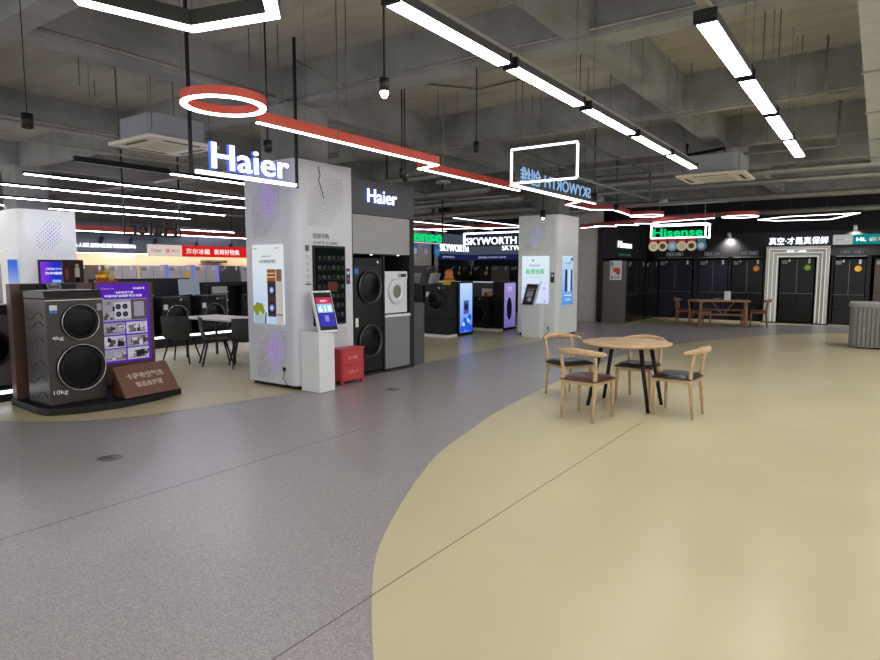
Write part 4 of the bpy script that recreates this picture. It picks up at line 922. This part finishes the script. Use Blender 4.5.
for i, (c, w) in enumerate(cols):
    x = x0 + .07 + i * .232
    t = thing('round_medallion', f'{w} of the six round medallions hanging under the green sign', 'medallion', (x, 16.3, 2.3), 0, 'medallions under the green sign')
    MB().disc((x, 16.31, 2.2), (0, -1, 0), .122, .02, 24).build('disc', em('medal%d' % i, c, .55), t)
    MB().disc((x, 16.288, 2.2), (0, -1, 0), .07, .004, 20).build('emblem', em('medal_in%d' % (i % 3), ((200, 196, 150), (90, 80, 60), (190, 210, 224))[(i + (i > 2)) % 3], .5), t)
    MB().box(x - .1, x + .1, 16.3, 16.31, 2.3, 2.39).build('hanger_strip', em('medal_strip%d' % (i == 5), ((190, 70, 70), (60, 150, 120))[i == 5], .5), t)

# ================================================================ MIDDLE SHOP
led_plinth('white-edged plinth under the near black washers in the middle shop', -10.4, -8.25, 12.02, 12.75, .06, '', PAPER)
M_ = [(-8.62, 11.95, 'black pedestal washer nearest the blue light box'), (-9.4, 11.98, 'black pedestal washer left of the one by the blue light box'), (-10.18, 12.0, 'half-hidden black washer behind the laundry cabinet edge')]
for i, (x, y, lb) in enumerate(M_):
    washer(lb, (x, y + .12, .06), 0, .7, .82, .62, BLK2, .25, dz=.46, pedestal=.36, group='black pedestal washers in the middle shop', ring=GREYD)
tabletd('pale tablet tilted on the near black washer', -8.9, 12.4, 1.24, .4, .26, tilt=-.3)
tabletd('second pale tablet tilted on the left black washer', -9.5, 12.4, 1.24, .4, .26, tilt=-.3)
t = thing('gold_figurine', 'yellow and orange figurine with a sign on the near black washers', 'ornament', (-8.5, 12.6, 1.24))
MB().lathe([(.001, 0), (.1, .0), (.13, .06), (.09, .12), (.11, .17), (.07, .24), (.001, .26)], (-8.55, 12.5, 1.36), Z, 16).build('figure', mat('orange_toy', (222, 130, 50), .5), t)
MB().box(-8.68, -8.44, 12.4, 12.6, 1.24, 1.36).build('sign_base', YEL, t)
def lightbox(label, X, y0, y1, z1, grad, parts):
    t = thing('light_box', label, 'light box', (X - .12, (y0 + y1) / 2, 0))
    MB().box(X - .3, X, y0, y1, 0, z1).build('casing', BLACK, t, .006)
    MB().box(X, X + .006, y0 + .07, y1 - .05, .08, z1 - .04).build('lit_panel', grad, t)
    A = Art((X + .006, y0 + .07, .08), UY); parts(A); A.build('picture', t)
def pblue(A):
    for a, b, r in ((.1, .1, .09), (.3, .16, .12), (.45, .08, .1), (.2, .3, .07), (.42, .36, .08)): A.disc(a, b, r, em('water_blue', (40, 90, 220), .9))
    for a, b, r in ((.15, .2, .05), (.36, .28, .05)): A.disc(a, b, r, em('water_pale', (190, 220, 250), 1))
    A.rect(.14, .45, .38, .78, em('machine_blue', (90, 110, 170), .7)).disc(.26, .62, .09, em('machine_dark', (40, 50, 90), .6))
lightbox('glowing blue light box with washer picture at the end of the near black washers', -8.22, 12.42, 13.08, 1.32, em_grad('lightbox_blue', (70, 120, 235), (176, 206, 250), 1.1, 2, .1, 1.2), pblue)
def pviol(A):
    A.disc(.26, .5, .14, em('bottle_dark', (30, 26, 44), .5), .3).text('洗衣机', .16, .95, .22, .16, em('violet_text', (230, 200, 250), .9))
lightbox('violet light box with a dark bottle shape beside the farther column', -8.0, 14.2, 14.92, 1.3, em_grad('lightbox_violet', (112, 104, 176), (164, 150, 214), .85, 2, .1, 1.2), pviol)
led_plinth('white-edged plinth under the far black washer in the middle shop', -9.6, -8.0, 14.0, 14.8, .06, '', PAPER)
washer('black washer standing alone before the dark partition in the middle shop', (-8.72, 14.1, .06), 0, .66, .84, .62, BLK2, .24, group=None, ring=GREYD)
t = thing('display_partition', 'dark partition with a lit top edge behind the lone black washer', 'partition', (-9.2, 15, 0))
MB().box(-11.2, -8.4, 14.95, 15.05, 0, 1.28).build('panel', mat('partition_grey', (62, 64, 68), .5), t)
MB().box(-10.6, -8.6, 14.93, 14.95, 1.25, 1.28).build('light_strip', em('dim_strip', (180, 190, 200), .8), t)
A = Art((-9.1, 14.95, .82), UX); A.rect(0, 0, .34, .26, PAPER).disc(.12, .1, .07, mat('food_red', (196, 70, 56), .5)).rect(.18, .05, .3, .2, mat('food_pale', (230, 170, 150), .5)); A.build('notice', t)
# hanging green sign, partly hidden by the laundry cabinet
t = thing('green_hanging_sign', 'hung green Hisense letters partly hidden behind the laundry cabinet', 'sign', (-9.0, 12.2, 2.3))
letters(MB(), 'Hisense', (-9.0, 10.78, 2.28), UY, Z, 2.02, .27, SIGNG, .04, .014).build('letters', None, t)
MB().box(-9.03, -8.98, 10.7, 12.9, 2.245, 2.26).build('glowing_rail', em('soft_rail', (220, 220, 230), .9), t)
MB().box(-9.02, -9.0, 12.86, 12.89, 2.24, SLAB).box(-9.02, -9.0, 10.72, 10.75, 2.24, SLAB).build('post', BLACK, t)
for i, (y, w) in enumerate(((11.72, 'left'), (12.15, 'middle'), (12.62, 'right'))):
    t = thing('hanging_flag', f'{w} one of the three small colourful flags under the green letters', 'flag', (-9.0, y, 1.95), 0, 'flags under the green letters')
    MB().box(-9.0, -8.99, y - .12, y + .12, 1.95, 2.24).build('sheet', em('flag%d' % i, ((90, 120, 160), (110, 130, 170), (60, 110, 180))[i], .5), t)
    MB().disc((-8.989, y, 2.05), (1, 0, 0), .08, .003).build('emblem', em('flag_emb%d' % i, ((180, 200, 200), (200, 150, 120), (70, 170, 200))[i], .5), t)

# back of the middle shop: L-shaped wall with SKYWORTH signs
bx('wall_side', mat('grey_plaster', (196, 190, 184), .8, noise=.05), -14.0, -13.8, 17.9, 19.45, 0, SLAB)
t = thing('wall_unit', 'grey-blue sign wall with white SKYWORTH letters left of the corner', 'wall unit', (-13.9, 21, 0))
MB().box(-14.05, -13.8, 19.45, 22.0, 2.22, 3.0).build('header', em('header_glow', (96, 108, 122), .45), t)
MB().box(-13.85, -13.78, 19.47, 21.98, 2.0, 2.22).build('banner', em('banner_navy', (36, 40, 92), .6), t)
MB().box(-14.05, -13.98, 19.45, 22, 0, 2.2).build('back_panel', DARKWALL, t)
letters(MB(), 'SKYWORTH', (-13.77, 19.5, 2.33), UY, Z, 2.0, .27, SIGNW, .03, .008).build('lit_letters', None, t)
letters(MB(), 'SKYWORTH', (-13.775, 19.7, 2.07), UY, Z, .8, .07, em('pale_text2', (190, 200, 230), .8), .004).build('small_letters', None, t)
t = thing('wall_unit', 'grey-blue sign wall with navy banner right of the corner', 'wall unit', (-11, 22, 0))
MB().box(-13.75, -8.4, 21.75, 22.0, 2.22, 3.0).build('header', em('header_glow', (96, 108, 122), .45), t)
MB().box(-13.7, -8.4, 21.7, 21.78, 2.0, 2.22).build('banner', em('banner_navy', (36, 40, 92), .6), t)
letters(MB(), '创维冰箱 SKYWORTH 洗衣机', (-13.4, 21.695, 2.07), UX, Z, 1.3, .08, em('pale_text2', (190, 200, 230), .8), .004).build('small_letters', None, t)
letters(MB(), 'SKYWORTH 创维', (-12.3, 21.72, 2.36), UX, Z, 2.3, .26, SIGNW, .02, .008).build('lit_letters', None, t)
t = thing('sky_sign_box', 'large white SKYWORTH letters hung in a framed box before the sign wall', 'sign', (-11.3, 19, 2.5))
MB().box(-12.33, -9.3, 19.04, 19.08, 2.44, 2.9).build('panel', em('sign_panel_dark', (52, 56, 74), .5), t)
f = MB()
for a, b in (((-12.33, 19, 2.42), (-12.33, 19, 2.9)), ((-12.33, 19, 2.9), (-9.3, 19, 2.9))): f.bar(a, b, .05, .05)
f.build('glowing_frame', LEDS, t)
letters(MB(), 'SKYWORTH 创维', (-12.25, 19.03, 2.47), UX, Z, 2.9, .33, SIGNW, .03, .008).build('letters', None, t)
for x in (-12.2, -9.5): MB().tube([(x, 19.05, 2.9), (x, 19.05, SLAB)], .012, 5).build('suspension_wire', ROD, t)
for i, (y, m, lb) in enumerate(((19.98, FRNAVY, 'navy refrigerator at the left of the sign wall corner'), (20.85, BLK2, 'black refrigerator second before the sign wall corner'), (21.5, BLK2, 'dark refrigerator right in the sign wall corner'))):
    fridge(lb, (-13.35, y, 0), PX, .8 if i < 2 else .48, 1.76, .6, m, 'two', YEL if i < 2 else None, group='fridges in the middle shop')
for i, (x, m, lb) in enumerate(((-13.0, BLK2, 'dark refrigerator with yellow sticker right of the corner'), (-12.15, FRTAUPE, 'grey-green refrigerator right of the corner'), (-11.3, FRBLK, 'black refrigerator with yellow sticker beside the farther column'), (-10.4, FRBLK, 'black refrigerator hidden mostly by the farther column'))):
    fridge(lb, (x, 21.3, 0), 0, .8, 1.76, .65, m, 'two', YEL if i != 1 else None, group='fridges in the middle shop')
fridge('dark refrigerator with yellow sticker just right of the laundry cabinet', (-13.1, 18.1, 0), PX, .8, 1.76, .6, GREYD, 'two', YEL, group='fridges in the middle shop')

# ================================================================ LEFT FRIDGE WALL
WARM = em('warm_backlight', (255, 226, 190), 1.0)
t = thing('fridge_surround', 'long cream surround with slate sign band behind the left fridges', 'wall unit', (-18.4, 11, 0))
MB().box(-18.7, -18.0, 5.0, 18.9, 2.08, 2.95).build('sign_band', SLATE, t)
MB().box(-18.7, -18.3, 5.0, 18.9, 1.74, 2.08).box(-18.7, -18.3, 5.0, 18.9, 0, 1.74).build('cream_back', CREAM, t)
MB().box(-18.12, -18.05, 5.0, 18.9, 2.06, 2.08).build('light_strip', em('warm_strip', (255, 232, 204), 9), t)
for y in (7.55, 9.0, 9.9): MB().box(-18.3, -17.93, y, y + .06, 0, 1.76).build('upright', CREAM, t)
for y in (10.82, 11.72, 12.62): MB().box(-18.3, -17.93, y, y + .06, 0, 1.76).build('lit_upright', em('blue_upright_glow', (120, 128, 230), .8), t)
letters(MB(), '人·人·智慧 品质家电生活馆 智慧家庭体验中心', (-17.99, 8.2, 2.23), UY, Z, 1.7, .12, SIGNW, .02, .008).build('lit_letters', None, t)
letters(MB(), '卡萨帝冰箱体验区', (-17.98, 8.9, 1.97), UY, Z, .9, .08, SIGNW, .02, .008).build('small_lit_letters', None, t)
t = thing('red_banner', 'red lit banner with white Chinese letters on the left slate band', 'banner', (-17.95, 12.6, 2.0))
MB().box(-18.0, -17.93, 11.36, 16.2, 2.02, 2.37).build('red_panel', em('banner_red', (224, 34, 30), .85), t)
letters(MB(), '海尔冰箱', (-17.92, 11.5, 2.1), UY, Z, .85, .18, em('banner_text', (255, 240, 236), 1.1), .004, .008).build('lettering', None, t)
letters(MB(), '新鲜好物集', (-17.92, 12.52, 2.1), UY, Z, .98, .18, em('banner_text', (255, 240, 236), 1.1), .004, .008).build('lettering', None, t)
t = thing('logo_banner', 'pale banner with grey Haier lettering and a red mark left of the red banner', 'banner', (-17.95, 10.8, 2.0))
MB().box(-18.0, -17.93, 10.26, 11.36, 2.02, 2.37).build('panel', em('banner_cream', (232, 214, 204), .8), t)
A = Art((-17.93, 10.26, 2.02), UY); A.text('Haier', .1, .13, .34, .1, TEXTG).disc(.62, .17, .06, em('mark_red', (214, 60, 50), .8)).disc(.62, .17, .03, em('banner_cream', (232, 214, 204), .8)).text('海尔', .72, .13, .3, .08, em('mark_red', (214, 60, 50), .8)); A.build('printed_text', t)
t = thing('wooden_plaque', 'small brown plaque sign under the red banner', 'plaque', (-18.0, 12.6, 1.9)); MB().box(-18.3, -17.98, 12.25, 13.05, 1.84, 1.92).build('board', mat('plaque_brown', (120, 96, 76), .5), t)
A = Art((-17.98, 12.4, 1.86), UY); A.text('冰箱体验区', 0, 0, .5, .04, PAPER); A.build('lettering', t)
fr = [(6.0, FRGREY, None, 'grey refrigerator partly behind the far left column'), (6.95, FRGREY, None, 'grey refrigerator second from the far left column'), (8.5, FRTAUPE, YEL, 'dark refrigerator with yellow sticker right of the far left column'), (9.45, FRGREY, None, 'grey refrigerator right above the gold ornament'), (10.4, FRGREY, None, 'grey refrigerator above the right end of the purple screen'), (11.3, FRGREY, YEL, 'grey refrigerator with yellow sticker framed by blue-lit uprights'), (12.2, FRGREY, None, 'pale refrigerator between blue-lit uprights'), (13.1, GREYD, None, 'dark refrigerator under the brown plaque'), (14.0, FRGREY, mat('orange_sticker', (226, 140, 50), .5), 'grey refrigerator with orange sticker beside the big column')]
for y, m, st, lb in fr:
    if y == 8.5: fridge(lb, (-17.95, 8.55, 0), PX, .8, 1.74, .35, m, 'two', st, group='fridges along the left cream wall')
    else: fridge(lb, (-17.95, y, 0), PX, .82, 1.74, .35, m, 'two', st, group='fridges along the left cream wall')

# ================================================================ FOREGROUND TABLE AND CHAIRS
TC = (-2.39, 7.2)
t = thing('round_table', 'round pale wood dining table with four black splayed legs', 'table', (*TC, 0))
MB().lathe([(.001, .722), (.46, .722), (.505, .738), (.515, .75), (.5, .757), (.001, .757)], (*TC, 0), Z, 64).build('tabletop', WOOD, t)
MB().box(TC[0] - .25, TC[0] + .25, TC[1] - .02, TC[1] + .02, .69, .722).box(TC[0] - .02, TC[0] + .02, TC[1] - .25, TC[1] + .25, .69, .722).build('crossbar', BLACK, t)
for a, b in ((1, -1), (1, 1), (-1, 1), (-1, -1)):
    p0 = (TC[0] + a * .23, TC[1] + b * .19, .722); p1 = (TC[0] + a * .355, TC[1] + b * .265, 0)
    MB().tube([p0, p1], [.026, .02], 12).build('leg', BLACK, t)
def horn_chair(label, loc, ang, wood=WOOD, cush=SEATB, group='dining chairs around the round table'):
    """wishbone dining chair facing local +X"""
    t = thing('dining_chair', label, 'chair', loc, ang, group)
    for sy in (-1, 1):
        MB().tube([(.2, sy * .205, 0), (.195, sy * .2, .3), (.19, sy * .195, .43)], [.014, .021, .023], 10).build('front_leg', wood, t, local=True)
        MB().tube([(-.225, sy * .185, 0), (-.2, sy * .185, .28), (-.19, sy * .185, .44), (-.2, sy * .195, .58), (-.225, sy * .205, .715)], [.013, .021, .023, .019, .016], 10).build('back_leg', wood, t, local=True)
    f = MB().box(-.2, .19, -.205, -.18, .385, .425).box(-.2, .19, .18, .205, .385, .425).box(.17, .2, -.2, .2, .385, .425).box(-.21, -.18, -.19, .19, .385, .425)
    f.build('seat_frame', wood, t, .006, True)
    n = 12; pr = []
    seat = MB(); vs = []; fs = []
    for i in range(n + 1):
        for j in range(n + 1):
            a = -1 + 2 * i / n; b = -1 + 2 * j / n
            e = (1 - a ** 4) * (1 - b ** 4)
            vs.append((.225 * a * (1 - .06 * b * b), .235 * b * (1 - .07 * a * a) * (1 + .04 * a), .425 + .012 + .04 * e ** .5 - .01 * math.exp(-3 * (a * a + b * b))))
    for i in range(n):
        for j in range(n): k = i * (n + 1) + j; fs.append((k, k + n + 1, k + n + 2, k + 1))
    seat._add(vs, fs, True)
    seat._add([(x, y, .424) for x, y, z in vs], [f[::-1] for f in fs])
    k0 = 0; N = (n + 1) * (n + 1)
    edge = [i * (n + 1) for i in range(n + 1)] + [n * (n + 1) + j for j in range(1, n + 1)] + [i * (n + 1) + n for i in range(n - 1, -1, -1)] + [j for j in range(n - 1, 0, -1)]
    for i in range(len(edge)):
        a, b = edge[i], edge[(i + 1) % len(edge)]; seat.f.append((a, b, b + N, a + N)); seat.mi.append(0); seat.sm.append(False)
    seat.build('seat', cush, t, local=True)
    pts = []; rr = []
    for i in range(25):
        s = -1 + 2 * i / 24; y = .275 * math.sin(s * 1.25) / math.sin(1.25)
        x = -.3 + .17 * abs(s) ** 2.2; z = .725 + .03 * (1 - abs(s)) - .008 * abs(s) ** 4
        pts.append((x, y, z)); rr.append(.036 - .018 * abs(s) ** 3)
    rail = MB(); rail.tube(pts, rr, 12, sx=.62); rail.build('top_rail', wood, t, local=True)
    return t
c1 = horn_chair('ash dining chair with brown seat, nearest at the round table', (-2.53, 6.37, 0), math.radians(84), cush=SEATBR)
c2 = horn_chair('ash dining chair with black seat, on the left far side of the round table', (-3.16, 7.32, 0), math.radians(-30))
dup(c2, (-2.36, 7.6, 0), math.radians(-92), 'ash dining chair with black seat, pushed in behind the round table')
dup(c2, (-1.76, 7.08, 0), math.radians(176), 'ash dining chair with black seat, on the right of the round table')
# back seating group
t = thing('wooden_table', 'long red-brown wooden table with crossed braces before the dark fridges', 'table', (-3.6, 19.15, 0), math.radians(14))
MB().box(-.68, .68, -.36, .36, .71, .75).build('tabletop', mat('honey_wood', (176, 124, 78), .4, noise=.12, scale=12), t, .006, True)
for a in (-1, 1):
    for b in (-1, 1): MB().bar((a * .58, b * .26, .71), (a * .6, b * .3, 0), .06, .05).build('leg', WOODR, t, local=True)
MB().box(-.6, .6, -.02, .02, .3, .35).build('stretcher', WOODR, t, local=True)
for a in (-1, 1): MB().bar((a * .02, 0, .34), (a * .3, 0, .71), .03, .03).build('brace', WOODR, t, local=True)
t = thing('wooden_bench', 'red-brown wooden bench behind the long wooden table', 'bench', (-3.72, 19.75, 0), math.radians(14))
MB().box(-.6, .6, -.15, .15, .41, .45).build('seat', WOODR, t, .005, True)
for a in (-1, 1):
    for b in (-1, 1): MB().box(a * .52 - .02, a * .52 + .02, b * .11 - .02, b * .11 + .02, 0, .41).build('leg', WOODR, t, local=True)
c3 = horn_chair('red-brown chair at the left end of the long wooden table', (-4.62, 19.05, 0), math.radians(5), WOODR, mat('red_seat', (120, 60, 44), .4), 'chairs around the long wooden table')
dup(c3, (-4.1, 18.6, 0), math.radians(60), 'red-brown chair on the near left side of the long wooden table')
dup(c3, (-2.72, 19.45, 0), math.radians(190), 'red-brown chair at the right end of the long wooden table')
tag(MB().box(-3.56, -3.4, 19.05, 19.1, .75, 1.0).build('menu_stand', PAPER, None, .004), 'small white upright menu card on the long wooden table', 'menu card')
tag(MB().box(-3.82, -3.64, 19.0, 19.12, .75, .8).build('tissue_box', WOODR, None, .004), 'small brown box on the long wooden table', 'box')
tag(MB().box(-3.3, -3.1, 19.1, 19.22, .75, .775).build('pamphlet', mat('dark_pamphlet', (100, 80, 66), .6), None, .003), 'flat dark pamphlet at the right of the menu card', 'pamphlet')

# ================================================================ BLACK CHAIRS AND PALE TABLE, LEFT
t = thing('meeting_table', 'rectangular pale-topped table with thin black legs beside the big column', 'table', (-9.4, 6.9, 0))
MB().box(-10.4, -8.4, 6.5, 7.25, .72, .75).build('tabletop', mat('pale_top', (206, 206, 204), .3), t, .004)
for x in (-10.3, -8.93):
    for y in (6.56, 7.18): MB().box(x - .018, x + .018, y - .018, y + .018, 0, .72).build('leg', BLACK, t)
def shell_chair(label, loc, ang):
    """one-piece plastic chair facing local +X"""
    t = thing('black_chair', label, 'chair', loc, ang, 'black chairs at the pale table')
    mb = MB(); n = 8; vs = []; prof = [(.23, .425), (.2, .44), (.08, .43), (-.1, .43), (-.18, .45), (-.215, .52), (-.235, .62), (-.25, .74), (-.255, .82)]
    for th in (0, -.018):
        for (x, z) in prof:
            for j in range(n + 1):
                b = -1 + 2 * j / n; wv = .225 if z < .5 else .235
                bend = .03 * b * b
                vs.append((x + (bend if z > .5 else 0) + (th if z > .5 else 0), wv * b, z + (bend * .5 if z <= .5 else 0) + (th if z <= .5 else 0)))
    m_ = len(prof); fs = []
    for i in range(m_ - 1):
        for j in range(n):
            k = i * (n + 1) + j; fs.append((k, k + 1, k + n + 2, k + n + 1)); q = k + m_ * (n + 1); fs.append((q, q + n + 1, q + n + 2, q + 1))
    mb._add(vs, fs, True); mb.build('shell', mat('charcoal_plastic', (48, 50, 52), .45), t, local=True)
    for a in (-1, 1):
        for b in (-1, 1): MB().tube([(a * .14, b * .14, .42), (a * .25, b * .24, 0)], [.019, .012], 8).build('leg', BLACK, t, local=True)
    return t
b1 = shell_chair('black shell chair seen from behind, left of the pale table', (-9.85, 6.16, 0), math.radians(125))
dup(b1, (-9.15, 6.36, 0), math.radians(62), 'black shell chair turned sideways at the middle of the pale table')
dup(b1, (-8.55, 6.5, 0), math.radians(150), 'black shell chair at the right end of the pale table, by the big column')

# ================================================================ RIGHT EDGE COVERED UNIT
t = thing('covered_counter', 'low grey ribbed counter under a pale cover at the right edge', 'counter', (.1, 15.6, 0))
pts = rounded_rect(-.45, 1.4, 15.25, 16.2, .18, ((0, 0), (1, 0)))
MB().prism(pts, .03, .84).build('body', mat('ribbed_grey', (128, 126, 124), .7, noise=.06), t)
MB().prism(rounded_rect(-.48, 1.43, 15.22, 16.23, .2, ((0, 0), (1, 0))), .84, .93).build('cover', mat('cover_grey', (142, 144, 142), .7), t, .02)
r_ = MB()
for k in range(14):
    x = -.3 + k * .075; r_.tube([(x, 15.25, .05), (x, 15.25, .82)], .008, 5)
r_.build('rib', mat('rib_dark', (84, 82, 80), .7), t)
MB().tube([(.12, 15.2, .62), (.22, 15.17, .4), (.3, 15.2, .2), (.35, 15.22, .06)], .03, 6).build('dark_strap', BLK2, t)

# floor boxes
for x, y, lb in ((-5.29, 2.6, 'round metal floor socket cover on the grey floor before the brown stand'), (-5.28, 6.38, 'round metal floor socket cover on the grey floor before the red box')):
    t = thing('floor_socket', lb, 'floor socket', (x, y, 0)); MB().lathe([(.001, .0), (.1, .0), (.095, .004), (.001, .004)], (x, y, -.0025), Z, 24).build('cover', mat('socket_steel', (120, 118, 122), .4, .5), t)
    MB().box(x - .04, x + .04, y - .015, y + .015, .0015, .003).build('flap', mat('socket_dark', (70, 68, 72), .4), t)
